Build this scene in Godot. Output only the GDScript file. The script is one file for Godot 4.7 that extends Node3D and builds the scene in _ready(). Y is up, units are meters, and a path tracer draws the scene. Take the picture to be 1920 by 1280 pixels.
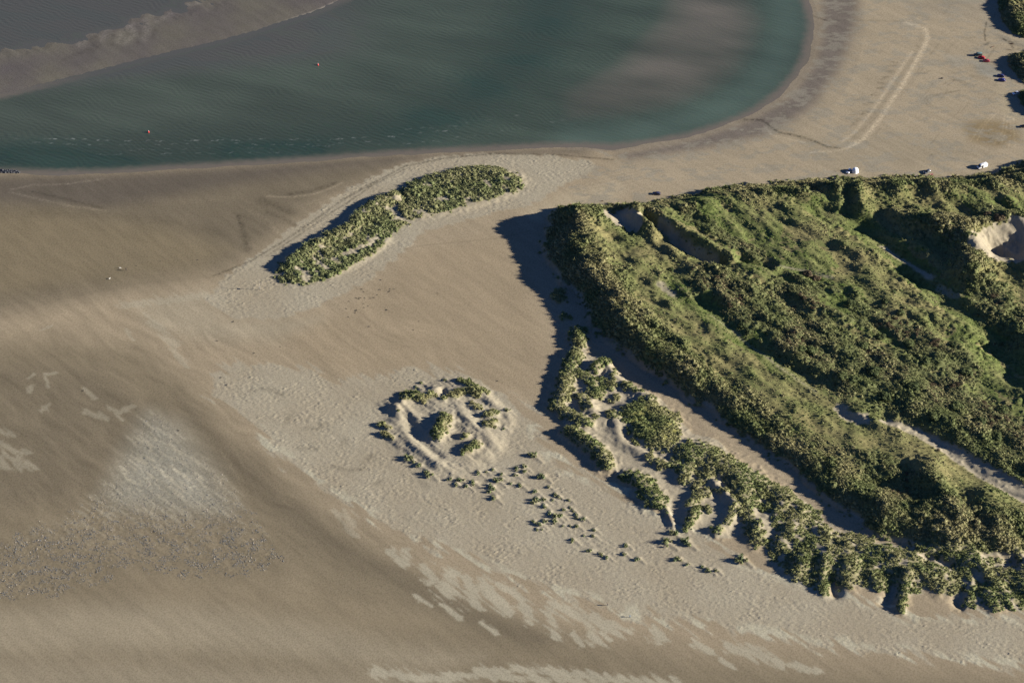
extends Node3D
# Aerial view of an estuary mouth: sand flats, marram dunes, tidal channel.
# Outlines are surveyed as [x, y] pairs on the photograph's 1920 x 1280 frame and set down on the ground plane by pt().

const TILT := 42.0            # degrees the camera looks down
const REACH := 1071.0         # metres from the camera to the middle of the picture
const FOCAL := 4041.0
const S := 0.6                # metres per terrain cell
const X0 := -330.0
const Z0 := -325.0
const NX := 1130
const NZ := 990
const HX := 565
const HZ := 495

var rng := RandomNumberGenerator.new()
var cam_at: Vector3
var used := {}

var height := PackedFloat32Array()
var inland := PackedFloat32Array()   # relief of the big dune
var straw := PackedFloat32Array()    # open straw-coloured grass
var thicket := PackedFloat32Array()  # scrub
var dens := PackedFloat32Array()     # how closely tussocks stand
var ridge := PackedFloat32Array()    # metres added by ridges, mounds, hollows
var veg := PackedFloat32Array()      # extra plant cover
var bare := PackedFloat32Array()     # bare sand
var lush := PackedFloat32Array()     # green short turf
var pale := PackedFloat32Array()     # fresh dry sand drifted over damp sand
var tint := PackedFloat32Array()     # wrack lines, tracks, streaks
var cover := PackedFloat32Array()    # final plant cover
var kind_of := PackedByteArray()     # 0 marram 1 turf 2 scrub
var zone := PackedByteArray()        # which piece of terrain a cell belongs to

var n_big := FastNoiseLite.new()
var n_mid := FastNoiseLite.new()
var n_small := FastNoiseLite.new()
var n_tiny := FastNoiseLite.new()


func _ready() -> void:
	# ---- camera, sky, sun, exposure -------------------------------------------------
	var a := deg_to_rad(TILT)
	cam_at = Vector3(0, REACH * sin(a), REACH * cos(a))
	var cam := Camera3D.new()
	cam.name = "camera"
	add_child(cam)
	cam.position = cam_at
	cam.rotation.x = -a
	cam.fov = rad_to_deg(2.0 * atan(640.0 / FOCAL))
	cam.near = 5.0
	cam.far = 9000.0
	cam.current = true
	var env := Environment.new()
	env.background_mode = Environment.BG_SKY
	var sky_mat := ProceduralSkyMaterial.new()
	sky_mat.sky_top_color = Color(0.20, 0.33, 0.56)
	sky_mat.sky_horizon_color = Color(0.56, 0.63, 0.70)
	sky_mat.sky_curve = 0.12
	sky_mat.ground_bottom_color = Color(0.35, 0.34, 0.32)
	sky_mat.ground_horizon_color = Color(0.52, 0.58, 0.64)
	sky_mat.sun_angle_max = 8.0
	var sky := Sky.new()
	sky.sky_material = sky_mat
	env.sky = sky
	env.background_energy_multiplier = 0.42
	env.tonemap_mode = Environment.TONE_MAPPER_LINEAR
	env.tonemap_exposure = 2.65
	env.sdfgi_enabled = true
	env.ssao_enabled = true
	env.ssil_enabled = true
	var we := WorldEnvironment.new()
	we.name = "environment"
	we.environment = env
	add_child(we)
	var sun := DirectionalLight3D.new()
	sun.name = "sun"
	sun.light_energy = 1.6
	sun.light_color = Color(1.0, 0.97, 0.92)
	sun.light_angular_distance = 0.5
	sun.shadow_enabled = true
	add_child(sun)
	var el := deg_to_rad(19.0)
	var az := deg_to_rad(4.0)
	sun.look_at_from_position(Vector3(cos(el) * cos(az), sin(el), cos(el) * sin(az)) * 100.0, Vector3.ZERO)

	rng.seed = 20231
	_noises()
	_terrain()
	_water()
	_outer_ground()
	_plants()
	_tufts()
	_shrubs()
	_stones()
	_vehicles()
	_people()
	_small_things()


# ---------------------------------------------------------------- helpers

func pt(px: float, py: float, h := 0.0) -> Vector2:
	var a := deg_to_rad(TILT)
	var dx := (px - 960.0) / FOCAL
	var dy := (640.0 - py) / FOCAL
	var ry := -sin(a) + dy * cos(a)
	var rz := -cos(a) - dy * sin(a)
	var t := (h - cam_at.y) / ry
	return Vector2(dx * t, cam_at.z + rz * t)


func pts(list: Array, h := 0.0) -> PackedVector2Array:
	var out := PackedVector2Array()
	for i in range(0, list.size(), 2):
		out.append(pt(list[i], list[i + 1], h))
	return out


func ground(x: float, z: float) -> float:
	var fx := clampf((x - X0) / S, 0.0, NX - 2.0)
	var fz := clampf((z - Z0) / S, 0.0, NZ - 2.0)
	var i := int(fx)
	var j := int(fz)
	fx -= i
	fz -= j
	var k := j * NX + i
	return lerpf(lerpf(height[k], height[k + 1], fx), lerpf(height[k + NX], height[k + NX + 1], fx), fz)


func at_cell(x: float, z: float) -> int:
	return clampi(int((z - Z0) / S + 0.5), 0, NZ - 1) * NX + clampi(int((x - X0) / S + 0.5), 0, NX - 1)


# the ground point seen at a pixel: walk the ray down to the terrain
func spot(px: float, py: float) -> Vector3:
	var h := 0.0
	var p := Vector2.ZERO
	for i in 8:
		p = pt(px, py, h)
		h = lerpf(h, ground(p.x, p.y), 0.8)
	return Vector3(p.x, ground(p.x, p.y), p.y)


func numbered(called: String) -> String:
	if not used.has(called):
		used[called] = 0
		return called
	used[called] += 1
	return "%s_%03d" % [called, used[called]]


func tag(o: Node, label: String, category: String, group := "", kind := "") -> void:
	o.set_meta("label", label)
	o.set_meta("category", category)
	if group:
		o.set_meta("group", group)
	if kind:
		o.set_meta("kind", kind)


func thing(called: String, label: String, category: String, at: Vector3, turn := 0.0, group := "") -> Node3D:
	var o := Node3D.new()
	o.name = numbered(called)
	add_child(o, true)
	o.position = at
	o.rotation.y = turn
	tag(o, label, category, group)
	return o


func part(called: String, mesh: Mesh, mat: Material, parent: Node, at := Vector3.ZERO, rot := Vector3.ZERO) -> MeshInstance3D:
	var o := MeshInstance3D.new()
	o.mesh = mesh
	o.material_override = mat
	o.name = called
	parent.add_child(o, true)
	o.position = at
	o.rotation = rot
	return o


func plain(c: Color, rough := 0.8, metal := 0.0) -> StandardMaterial3D:
	var m := StandardMaterial3D.new()
	m.albedo_color = c.linear_to_srgb()
	m.roughness = rough
	m.metallic = metal
	return m


func noise(freq: float, seed_: int, oct := 3, type := FastNoiseLite.TYPE_SIMPLEX_SMOOTH) -> FastNoiseLite:
	var n := FastNoiseLite.new()
	n.noise_type = type
	n.seed = seed_
	n.frequency = freq
	n.fractal_octaves = oct
	return n


func _noises() -> void:
	n_big = noise(1.0 / 42.0, 11, 3)
	n_mid = noise(1.0 / 13.0, 12, 3)
	n_small = noise(1.0 / 4.5, 13, 2)
	n_tiny = noise(1.0 / 1.7, 14, 2)


func full(v := 0.0) -> PackedFloat32Array:
	var f := PackedFloat32Array()
	f.resize(NX * NZ)
	if v != 0.0:
		f.fill(v)
	return f


# signed distance in metres to an outline (positive inside, capped at reach), on the half-size grid
func sdf(poly: PackedVector2Array, reach: float) -> PackedFloat32Array:
	var f := PackedFloat32Array()
	f.resize(HX * HZ)
	f.fill(-reach)
	var n := poly.size()
	var g := 2.0 * S
	var ox := X0 + 0.5 * S
	var oz := Z0 + 0.5 * S
	for j in HZ:
		var z := oz + j * g
		var xs := []
		for k in n:
			var p := poly[k]
			var q := poly[(k + 1) % n]
			if (p.y <= z) != (q.y <= z):
				xs.append(p.x + (z - p.y) / (q.y - p.y) * (q.x - p.x))
		xs.sort()
		for m in range(0, xs.size() - 1, 2):
			var i0 := clampi(ceili((xs[m] - ox) / g), 0, HX)
			var i1 := clampi(floori((xs[m + 1] - ox) / g), -1, HX - 1)
			for i in range(i0, i1 + 1):
				f[j * HX + i] = reach
	for k in n:
		var p := poly[k]
		var q := poly[(k + 1) % n]
		var d := q - p
		var l2 := maxf(d.length_squared(), 1e-6)
		var i0 := clampi(int((minf(p.x, q.x) - reach - ox) / g), 0, HX - 1)
		var i1 := clampi(int((maxf(p.x, q.x) + reach - ox) / g), 0, HX - 1)
		var j0 := clampi(int((minf(p.y, q.y) - reach - oz) / g), 0, HZ - 1)
		var j1 := clampi(int((maxf(p.y, q.y) + reach - oz) / g), 0, HZ - 1)
		for j in range(j0, j1 + 1):
			var zz := oz + j * g - p.y
			var row := j * HX
			for i in range(i0, i1 + 1):
				var xx := ox + i * g - p.x
				var t := clampf((xx * d.x + zz * d.y) / l2, 0.0, 1.0)
				var ex := xx - t * d.x
				var ez := zz - t * d.y
				var dist := ex * ex + ez * ez
				var old := f[row + i]
				if dist < old * old:
					f[row + i] = sqrt(dist) if old > 0.0 else -sqrt(dist)
	return f


func grown(half: PackedFloat32Array) -> PackedFloat32Array:
	var im := Image.create_from_data(HX, HZ, false, Image.FORMAT_RF, half.to_byte_array())
	im.resize(NX, NZ, Image.INTERPOLATE_BILINEAR)
	return im.get_data().to_float32_array()


# draws along a polyline into a field. soft: bell-shaped profile of that radius; else flat with a soft rim
func stroke(f: PackedFloat32Array, list: Array, r: float, amp: float, h := 0.0, soft := true, r_end := -1.0, add := true) -> void:
	var line := pts(list, h)
	if line.size() == 1:
		line.append(line[0] + Vector2(0.05, 0))
	if r_end < 0.0:
		r_end = r
	var reach := maxf(r, r_end) * (2.2 if soft else 1.0) + (0.0 if soft else 1.2)
	var lo := line[0]
	var hi := line[0]
	for p in line:
		lo = lo.min(p)
		hi = hi.max(p)
	var i0 := clampi(int((lo.x - reach - X0) / S), 0, NX - 1)
	var i1 := clampi(int((hi.x + reach - X0) / S), 0, NX - 1)
	var j0 := clampi(int((lo.y - reach - Z0) / S), 0, NZ - 1)
	var j1 := clampi(int((hi.y + reach - Z0) / S), 0, NZ - 1)
	var w := i1 - i0 + 1
	var best := PackedFloat32Array()
	best.resize(w * (j1 - j0 + 1))
	best.fill(1e9)
	var last := line.size() - 1
	for k in last:
		var p := line[k]
		var q := line[k + 1]
		var d := q - p
		var l2 := maxf(d.length_squared(), 1e-6)
		var ra := lerpf(r, r_end, float(k) / last)
		var rb := lerpf(r, r_end, float(k + 1) / last)
		var a0 := clampi(int((minf(p.x, q.x) - reach - X0) / S), i0, i1)
		var a1 := clampi(int((maxf(p.x, q.x) + reach - X0) / S), i0, i1)
		var b0 := clampi(int((minf(p.y, q.y) - reach - Z0) / S), j0, j1)
		var b1 := clampi(int((maxf(p.y, q.y) + reach - Z0) / S), j0, j1)
		for j in range(b0, b1 + 1):
			var zz := Z0 + j * S - p.y
			for i in range(a0, a1 + 1):
				var xx := X0 + i * S - p.x
				var t := clampf((xx * d.x + zz * d.y) / l2, 0.0, 1.0)
				var ex := xx - t * d.x
				var ez := zz - t * d.y
				var rr := lerpf(ra, rb, t)
				var v := (ex * ex + ez * ez) / (rr * rr) if soft else sqrt(ex * ex + ez * ez) - rr
				var at := (j - j0) * w + i - i0
				if v < best[at]:
					best[at] = v
	for j in range(j0, j1 + 1):
		for i in range(i0, i1 + 1):
			var v := best[(j - j0) * w + i - i0]
			if v > 1e8:
				continue
			var m := 0.0
			var wob := n_small.get_noise_2d(X0 + i * S, Z0 + j * S)
			if soft:
				v *= 1.0 + 0.55 * wob
				if v > 4.8:
					continue
				m = exp(-v) - 0.008
			else:
				m = clampf(0.5 - (v + r * 0.55 * wob) / 1.6, 0.0, 1.0)
			if m <= 0.0:
				continue
			if add:
				f[j * NX + i] += amp * m
			else:
				f[j * NX + i] = maxf(f[j * NX + i], amp * m)


func sm(a: float, b: float, x: float) -> float:
	var t := clampf((x - a) / (b - a), 0.0, 1.0)
	return t * t * (3.0 - 2.0 * t)


# ---------------------------------------------------------------- terrain

func clump(list: Array, r: float, amp: float, h := 2.0, vr := -1.0) -> void:
	stroke(ridge, list, r, amp, h, true)
	stroke(veg, list, vr if vr > 0.0 else r, 1.0, h, false, -1.0, false)


func _terrain() -> void:
	ridge = full()
	inland = full()
	dens = full()
	straw = full()
	thicket = full()
	veg = full()
	bare = full()
	lush = full()
	tint = full()
	pale = full()
	# outlines
	var o_main := [1052, 397, 1035, 415, 1025, 445, 1020, 472, 1032, 495, 1045, 515, 1060, 535, 1085, 555, 1100, 580, 1110, 610, 1135, 635, 1172, 660, 1197, 680, 1230, 705, 1272, 730, 1292, 750, 1335, 770, 1365, 795, 1385, 815, 1422, 835, 1470, 870, 1510, 895, 1540, 930, 1570, 950, 1610, 975, 1645, 1012, 1700, 1022, 1760, 1042, 1880, 1046, 1990, 1036, 2080, 1000, 2080, 280, 1920, 311, 1860, 330, 1800, 339, 1700, 336, 1600, 339, 1500, 345, 1400, 352, 1300, 371, 1240, 379, 1180, 389, 1120, 394]
	var o_isle := [983, 346, 974, 357, 949, 366, 914, 377, 864, 391, 830, 401, 792, 409, 770, 416, 735, 440, 713, 461, 696, 477, 655, 500, 617, 520, 592, 529, 567, 537, 527, 531, 514, 517, 525, 497, 546, 484, 583, 460, 611, 441, 640, 430, 660, 411, 678, 394, 703, 375, 730, 367, 749, 359, 761, 349, 792, 335, 824, 326, 861, 316, 899, 312, 939, 315, 966, 326]
	var o_ring := [712, 800, 730, 762, 758, 738, 800, 716, 850, 706, 900, 713, 930, 745, 955, 778, 962, 810, 945, 850, 905, 892, 860, 908, 808, 894, 758, 868, 722, 832]
	var o_chain := [1075, 612, 1092, 612, 1106, 640, 1098, 665, 1135, 672, 1160, 702, 1195, 728, 1240, 750, 1275, 790, 1300, 815, 1345, 825, 1380, 865, 1430, 892, 1455, 920, 1420, 950, 1400, 1000, 1370, 1010, 1330, 1010, 1290, 1000, 1255, 965, 1225, 955, 1195, 925, 1150, 885, 1115, 860, 1075, 830, 1058, 800, 1050, 778, 1035, 765, 1050, 715, 1065, 670]
	var o_front := [1450, 925, 1480, 918, 1505, 935, 1535, 965, 1562, 985, 1600, 1002, 1640, 1018, 1720, 1018, 1800, 1038, 1860, 1044, 1990, 1034, 2050, 1040, 2050, 1150, 1920, 1142, 1869, 1146, 1848, 1128, 1809, 1140, 1790, 1118, 1768, 1116, 1740, 1110, 1692, 1130, 1660, 1106, 1613, 1108, 1544, 1102, 1493, 1092, 1455, 1062, 1425, 1037, 1400, 1011, 1390, 985, 1405, 960]
	var o_top := [1873, -60, 1872, 20, 1880, 44, 1898, 64, 1930, 75, 2060, 85, 2060, -60]
	var o_right := [1896, 106, 1889, 116, 1898, 132, 1912, 150, 1930, 161, 2060, 165, 2060, 98, 1935, 96]
	var o_low := [1908, 178, 1928, 170, 2060, 172, 2060, 232, 1935, 222, 1918, 202]
	var o_sea := [-300, 318, 0, 324, 100, 326, 200, 325, 300, 318, 400, 312, 500, 306, 560, 302, 640, 297, 700, 292, 760, 288, 840, 284, 920, 280, 1000, 276, 1060, 274, 1100, 274, 1150, 277, 1180, 273, 1230, 267, 1290, 256, 1340, 241, 1385, 224, 1420, 208, 1450, 186, 1475, 165, 1497, 140, 1512, 112, 1520, 80, 1527, 45, 1518, 10, 1490, -60, -300, -60]
	var o_bar := [640, 0, 590, 22, 540, 38, 480, 58, 420, 75, 350, 91, 280, 108, 200, 128, 100, 153, 0, 178, -300, 240, -300, -200, 740, -200, 700, -30]
	var o_head := [-300, 90, 0, 98, 60, 88, 110, 84, 150, 72, 190, 58, 230, 44, 290, 30, 330, 16, 390, 6, 430, -60, 430, -200, -300, -200]
	var o_dry := [395, 705, 430, 685, 470, 680, 560, 690, 640, 712, 740, 700, 860, 693, 930, 735, 1000, 775, 1025, 840, 1060, 880, 1130, 905, 1240, 960, 1330, 1015, 1440, 1070, 1700, 1150, 1920, 1160, 2050, 1170, 2050, 1275, 1920, 1255, 1700, 1235, 1550, 1215, 1400, 1190, 1250, 1170, 1150, 1150, 1050, 1120, 950, 1085, 860, 1045, 760, 1010, 680, 965, 600, 915, 530, 870, 470, 800, 400, 745]
	var o_spit := [385, 565, 420, 520, 480, 478, 560, 420, 640, 362, 740, 312, 840, 291, 950, 288, 1040, 292, 1110, 302, 1120, 318, 1060, 350, 1000, 385, 900, 408, 800, 436, 750, 480, 690, 530, 610, 572, 520, 602, 430, 600]
	var o_stone := [285, 775, 330, 805, 400, 880, 470, 960, 540, 1050, 480, 1080, 390, 1088, 250, 1072, 120, 1120, 0, 1136, -200, 1150, -200, 1010, 0, 1010, 110, 975, 190, 915, 235, 835]
	var d_main := grown(sdf(pts(o_main), 26.0))
	var d_isle := grown(sdf(pts(o_isle, 0.6), 12.0))
	var d_ring := grown(sdf(pts(o_ring, 0.3), 9.0))
	var d_chain := grown(sdf(pts(o_chain, 0.5), 9.0))
	var d_front := grown(sdf(pts(o_front), 16.0))
	var d_far := grown(sdf(pts(o_top), 14.0))
	var d_far2 := grown(sdf(pts(o_right), 14.0))
	var d_far3 := grown(sdf(pts(o_low), 10.0))
	var d_sea := grown(sdf(pts(o_sea), 50.0))
	var d_bar := grown(sdf(pts(o_bar), 12.0))
	var d_head := grown(sdf(pts(o_head), 16.0))
	var d_dry := grown(sdf(pts(o_dry), 22.0))
	var d_spit := grown(sdf(pts(o_spit), 14.0))
	var d_stone := grown(sdf(pts(o_stone), 14.0))
	sea = d_sea
	bar = d_bar
	_ridges()
	_marks()
	var soft := _soft_colours()
	var cr := grown(soft[0])
	var cg := grown(soft[1])
	var cb := grown(soft[2])
	height = full()
	cover = full()
	kind_of.resize(NX * NZ)
	zone.resize(NX * NZ)
	var colors := PackedColorArray()
	colors.resize(NX * NZ)
	var streak := noise(1.0 / 7.0, 31, 3)
	var lump := noise(1.0 / 2.4, 32, 3)
	var patch := noise(1.0 / 6.5, 33, 2)
	var humm := noise(1.0 / 17.0, 34, 2)
	var bushy := noise(1.0 / 6.0, 35, 2, FastNoiseLite.TYPE_CELLULAR)
	bushy.cellular_return_type = FastNoiseLite.RETURN_DISTANCE
	bushy.fractal_type = FastNoiseLite.FRACTAL_NONE
	var domes := noise(1.0 / 10.5, 36, 1, FastNoiseLite.TYPE_CELLULAR)
	domes.cellular_return_type = FastNoiseLite.RETURN_DISTANCE
	domes.fractal_type = FastNoiseLite.FRACTAL_NONE
	for j in NZ:
		var z := Z0 + j * S
		var half := 310.0 - 0.1767 * (z + 307.0)   # half width of the ground in view
		for i in NX:
			var k := j * NX + i
			var x := X0 + i * S
			var off := absf(x) - half
			if off > 40.0:
				zone[k] = 255
				height[k] = -0.9
				continue
			# along and across the prevailing wind
			var u := 0.72 * x + 0.69 * z
			var v := 0.69 * x - 0.72 * z
			var s_n := streak.get_noise_2d(u * 0.22, v * 1.3)
			var l_n := lump.get_noise_2d(u * 0.6, v)
			var b_n := n_big.get_noise_2d(x, z)
			var m_n := n_mid.get_noise_2d(u * 0.55, v)
			var t_n := n_tiny.get_noise_2d(x, z)
			var sd := d_sea[k]
			var bd := d_bar[k]
			if bd > -11.0:
				bd = minf(bd, -d_head[k] + 9.0 * m_n + 7.0 * b_n)
				d_bar[k] = bd
			var wet := minf(sd, -bd)
			var dry := maxf(d_dry[k] + 9.0 * s_n + 3.0 * m_n, d_spit[k] + 3.0 * s_n)
			dry = sm(-0.8, 1.6, dry) if d_dry[k] > -20.0 or d_spit[k] > -13.0 else 0.0
			var h := clampf(-wet * 0.03, -0.5, 0.9) + 0.06 * b_n
			var zn := 0
			if wet > 0.0:
				dry = 0.0
			if bd > 0.0 and sd > 0.0:
				h = minf(bd * 0.03, 0.25) + 0.03 * s_n
				zn = 5
			# dunes
			var g := veg[k]
			var kd := 0
			var dm := d_main[k]
			var di := d_isle[k]
			var dr := d_ring[k]
			var dc := d_chain[k]
			var df := d_front[k]
			if df > -14.0:
				df += 4.0 * m_n + 1.6 * n_small.get_noise_2d(x, z)
			var dt := maxf(maxf(d_far[k], d_far2[k]), d_far3[k])
			var rid := ridge[k]
			var rough := 0.0
			var den := 1.0
			h += rid
			if dm > -6.0:
				zn = 1 if dm > 0.0 else zn
				var hum := humm.get_noise_2d(u * 0.45, v)
				var tt := clampf((dm + 3.0 + 4.0 * m_n + 2.0 * hum) / 23.0, 0.0, 1.0)
				var tap := 1.0 - 0.40 * sm(12.0, 72.0, z) + 0.24 * sm(88.0, 125.0, z)
				var up := tt * (1.45 - 0.45 * tt) * sm(0.0, 0.16, tt) * tap
				var smooth_bed := 1.0 - 0.85 * minf(bare[k], 1.0)
				var cell := bushy.get_noise_2d(x, z)
				var ri := inland[k]
				h += up * (7.6 + tt * (1.9 * hum + 1.1 * m_n)) + ri * sm(-1.0, 6.0, dm)
				var sl := lush[k]
				g = maxf(g, sm(-0.5, 1.5, dm + 2.5 * m_n))
				if dm < 1.0:
					g = maxf(g, 0.6 * sm(0.12, 0.3, n_small.get_noise_2d(x, z)) * sm(-6.0, 0.0, dm))
				var flank := 1.0 - sm(13.0, 28.0, dm + 7.0 * m_n)
				den = clampf(0.30 + 0.55 * m_n + 0.15 * b_n + 0.6 * flank + 0.10 * maxf(ri, 0.0) + 0.30 * minf(thicket[k], 1.0) - 0.22 * minf(sl, 1.0) - 0.22 * minf(straw[k], 1.0), 0.08, 1.0)
				kd = 1 if sl + 0.5 * m_n > 0.36 else 0
				if dm > 12.0 and thicket[k] + 0.5 * m_n - 0.5 * minf(sl, 1.0) > 0.45:
					kd = 2
				var dome := domes.get_noise_2d(x + 3.0 * m_n, z)
				h += up * (1.0 if kd == 2 else 0.35 + 0.4 * den) * 1.45 * (1.0 - sm(-1.0, -0.25, dome)) * (1.0 - minf(sl, 1.0)) * smooth_bed * tt
				var rg := up * (0.16 + 0.30 * den * (1.0 - minf(sl, 1.0)) + (0.35 if kd == 2 else 0.0))
				h += smooth_bed * rg * ((0.5 - absf(cell + 0.55)) * 1.5 + 0.5 * l_n)
			if di > -3.5:
				zn = 2 if di > 0.0 else zn
				var up := sm(-1.0, 8.0, di)
				h += up * (1.5 + 0.7 * m_n + 0.25 * l_n)
				g = maxf(g, sm(0.0, 0.12, patch.get_noise_2d(u * 0.6, v * 0.8) + 0.26 + 0.02 * di) * sm(-0.5, 1.0, di + 1.5 * m_n))
				g = maxf(g, 0.5 * sm(0.15, 0.3, n_small.get_noise_2d(x, z)) * sm(-3.5, 0.5, di))
			if dr > -1.0:
				zn = 3 if dr > 0.0 else zn
				h += sm(-1.0, 9.0, dr + 2.0 * m_n) * (1.0 + 0.30 * s_n + 0.55 * m_n)
			if dc > -1.0:
				zn = 4 if dc > 0.0 else zn
				h += sm(-1.0, 8.0, dc) * (0.9 + 0.5 * m_n)
				if rid > 1.2 and patch.get_noise_2d(u, v) > 0.18 and bare[k] < 0.3:
					g = maxf(g, 0.7)
			if df > -1.0:
				zn = 4 if df > 0.0 else zn
				var up := sm(-1.0, 13.0, df)
				h += up * (2.6 + 1.6 * humm.get_noise_2d(v * 0.9, u * 1.1) + 0.9 * m_n)
				g = maxf(g, sm(0.0, 0.1, patch.get_noise_2d(u * 0.8, v * 0.9) + 0.38) * sm(0.0, 1.5, df + 1.5 * m_n))
			if dt > -1.0:
				zn = 7 if dt > 0.0 else zn
				h += sm(-1.0, 9.0, dt) * (4.6 + 0.8 * m_n)
				g = maxf(g, sm(-0.3, 0.8, dt + m_n))
			g *= 1.0 - minf(bare[k], 1.0)
			if wet > -2.0:
				g = 0.0
			var st := d_stone[k]
			var stone := sm(-4.0, 7.0, st + 5.0 * s_n + 4.0 * m_n) if st > -12.0 else 0.0
			if stone > 0.5 and zn == 0:
				zn = 6
			# small relief of wind-blown sand
			var amp := 0.010 + dry * (0.035 + 0.10 * sm(-0.25, 0.4, patch.get_noise_2d(x * 0.4 + 50.0, z * 0.4))) + (0.05 if zn in [2, 3, 4] else 0.0) + 0.07 * stone
			h += amp * (l_n + 0.6 * t_n + 0.4 * s_n) + 0.55 * dry * maxf(0.0, t_n - 0.36) * sm(-0.1, 0.3, m_n)
			var rim_of := maxf(maxf(sm(22.0, 39.0, off), sm(238.0, 266.0, z)), sm(-308.0, -323.0, z) if wet < 0.0 else 0.0)
			h = lerpf(h, -0.99, rim_of)
			height[k] = h
			cover[k] = g
			dens[k] = den
			kind_of[k] = kd
			zone[k] = zn
			# colour of the sand itself
			var r := cr[k]
			var gg := cg[k]
			var b := cb[k]
			var f := dry * (0.82 + 0.3 * b_n + 0.12 * l_n)
			if zn == 0 and x > 30.0 and z < -70.0 and wet < -3.0:
				# damp grey and drier buff sand mixed over the right-hand beach
				var damp := sm(0.02, 0.38, n_mid.get_noise_2d(x * 0.55 + 90.0, z * 1.1) + 0.5 * n_small.get_noise_2d(x * 0.7, z * 1.5)) * 0.6
				r = lerpf(r, 0.222, damp)
				gg = lerpf(gg, 0.194, damp)
				b = lerpf(b, 0.158, damp)
			var wisp := 0.0
			if zn == 0 or zn == 6:
				var wp := 9.0 * n_big.get_noise_2d(x * 0.7 + 500.0, z * 0.7)
				wisp = streak.get_noise_2d((u + wp) * 0.10, (v + wp) * 0.75) + 0.7 * streak.get_noise_2d((u + wp) * 0.3 + 77.0, (v + 0.6 * wp) * 2.6)
				wisp *= (1.0 - 0.6 * dry) * (0.28 + 0.72 * sm(-10.0, -70.0, x - 0.5 * z) * sm(-70.0, 0.0, z))
			if zn in [2, 3, 4] or (zn == 1):
				f = maxf(f, 0.75)
			f = clampf(f, 0.0, 1.0)
			r = lerpf(r, 0.296, f)
			gg = lerpf(gg, 0.251, f)
			b = lerpf(b, 0.192, f)
			if dry > 0.5 and d_dry[k] < 9.0 and z > 60.0:
				# fresh pale sand blown over the damp flats
				var fr := sm(0.5, 1.0, dry) * (1.0 - sm(2.0, 8.0, d_dry[k] + 4.0 * m_n))
				fr *= sm(-0.12, 0.1, patch.get_noise_2d(u * 0.35, v * 0.8))
				r = lerpf(r, 0.355, fr)
				gg = lerpf(gg, 0.312, fr)
				b = lerpf(b, 0.238, fr)
			if wet > -5.0 and x > 30.0:
				var rim := sm(-5.0, -2.5, wet) * 0.7
				r = lerpf(r, 0.185, rim)
				gg = lerpf(gg, 0.150, rim)
				b = lerpf(b, 0.118, rim)
			var pl := 0.0
			if pale[k] > 0.05:
				pl = (0.72 if x > -60.0 else 0.36) * sm(0.28, 0.82, pale[k] + 0.85 * streak.get_noise_2d(u * 0.3 + 900.0, v * 2.4) + 0.2 * l_n)
			if pl > 0.0 and wet < 0.0:
				r = lerpf(r, 0.345, pl)
				gg = lerpf(gg, 0.302, pl)
				b = lerpf(b, 0.232, pl)
			if zn == 5:
				var lip := sm(2.2, 0.6, bd) * sm(-150.0, -110.0, x) * (1.0 if d_head[k] < -15.0 else 0.0)
				r = 0.100 + 0.012 * b_n + 0.12 * lip
				gg = 0.087 + 0.012 * b_n + 0.10 * lip
				b = 0.080 + 0.08 * lip
			var mul := 1.0 + 0.15 * wisp * (1.0 - 0.6 * sm(125.0, 165.0, z)) + 0.06 * t_n + 0.11 * s_n * (1.0 - dry) + 0.05 * b_n + tint[k] * clampf(0.85 + 1.1 * t_n + 0.8 * l_n, 0.25, 1.6)
			if stone > 0.0:
				var tails := sm(0.0, 0.35, streak.get_noise_2d(u * 0.35 + 40.0, v * 2.8) + 0.3 * l_n) * stone * sm(150.0, 95.0, z)
				r = lerpf(r, 0.315, tails * 0.7)
				gg = lerpf(gg, 0.272, tails * 0.7)
				b = lerpf(b, 0.208, tails * 0.7)
				mul += 0.10 * stone * t_n
			var c := Color(r * mul * 0.955, gg * mul, b * mul * 0.965)
			if g > 0.0:
				var base := Color(0.158, 0.142, 0.060).lerp(Color(0.104, 0.118, 0.038), clampf(0.45 + 0.9 * b_n + 0.9 * m_n, 0.0, 1.0))
				if kd == 1:
					base = Color(0.090, 0.115, 0.030).lerp(Color(0.142, 0.140, 0.056), clampf(0.25 + 0.8 * m_n + 0.5 * s_n, 0.0, 1.0))
				elif kd == 2:
					base = Color(0.095, 0.108, 0.04)
				base = base * (1.0 + 0.30 * t_n + 0.25 * l_n)
				if zn == 4 or zn == 2:
					base = Color(0.195, 0.180, 0.090) * (1.0 + 0.3 * t_n)
				c = c.lerp(base, g * (0.92 if zn == 1 or zn == 7 else 0.7))
			if rim_of > 0.0:
				c = c.lerp(Color(0.235, 0.188, 0.13), rim_of)
			c.a = 1.0
			colors[k] = c
	_ground_meshes(colors)


var sea := PackedFloat32Array()
var bar := PackedFloat32Array()


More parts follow.
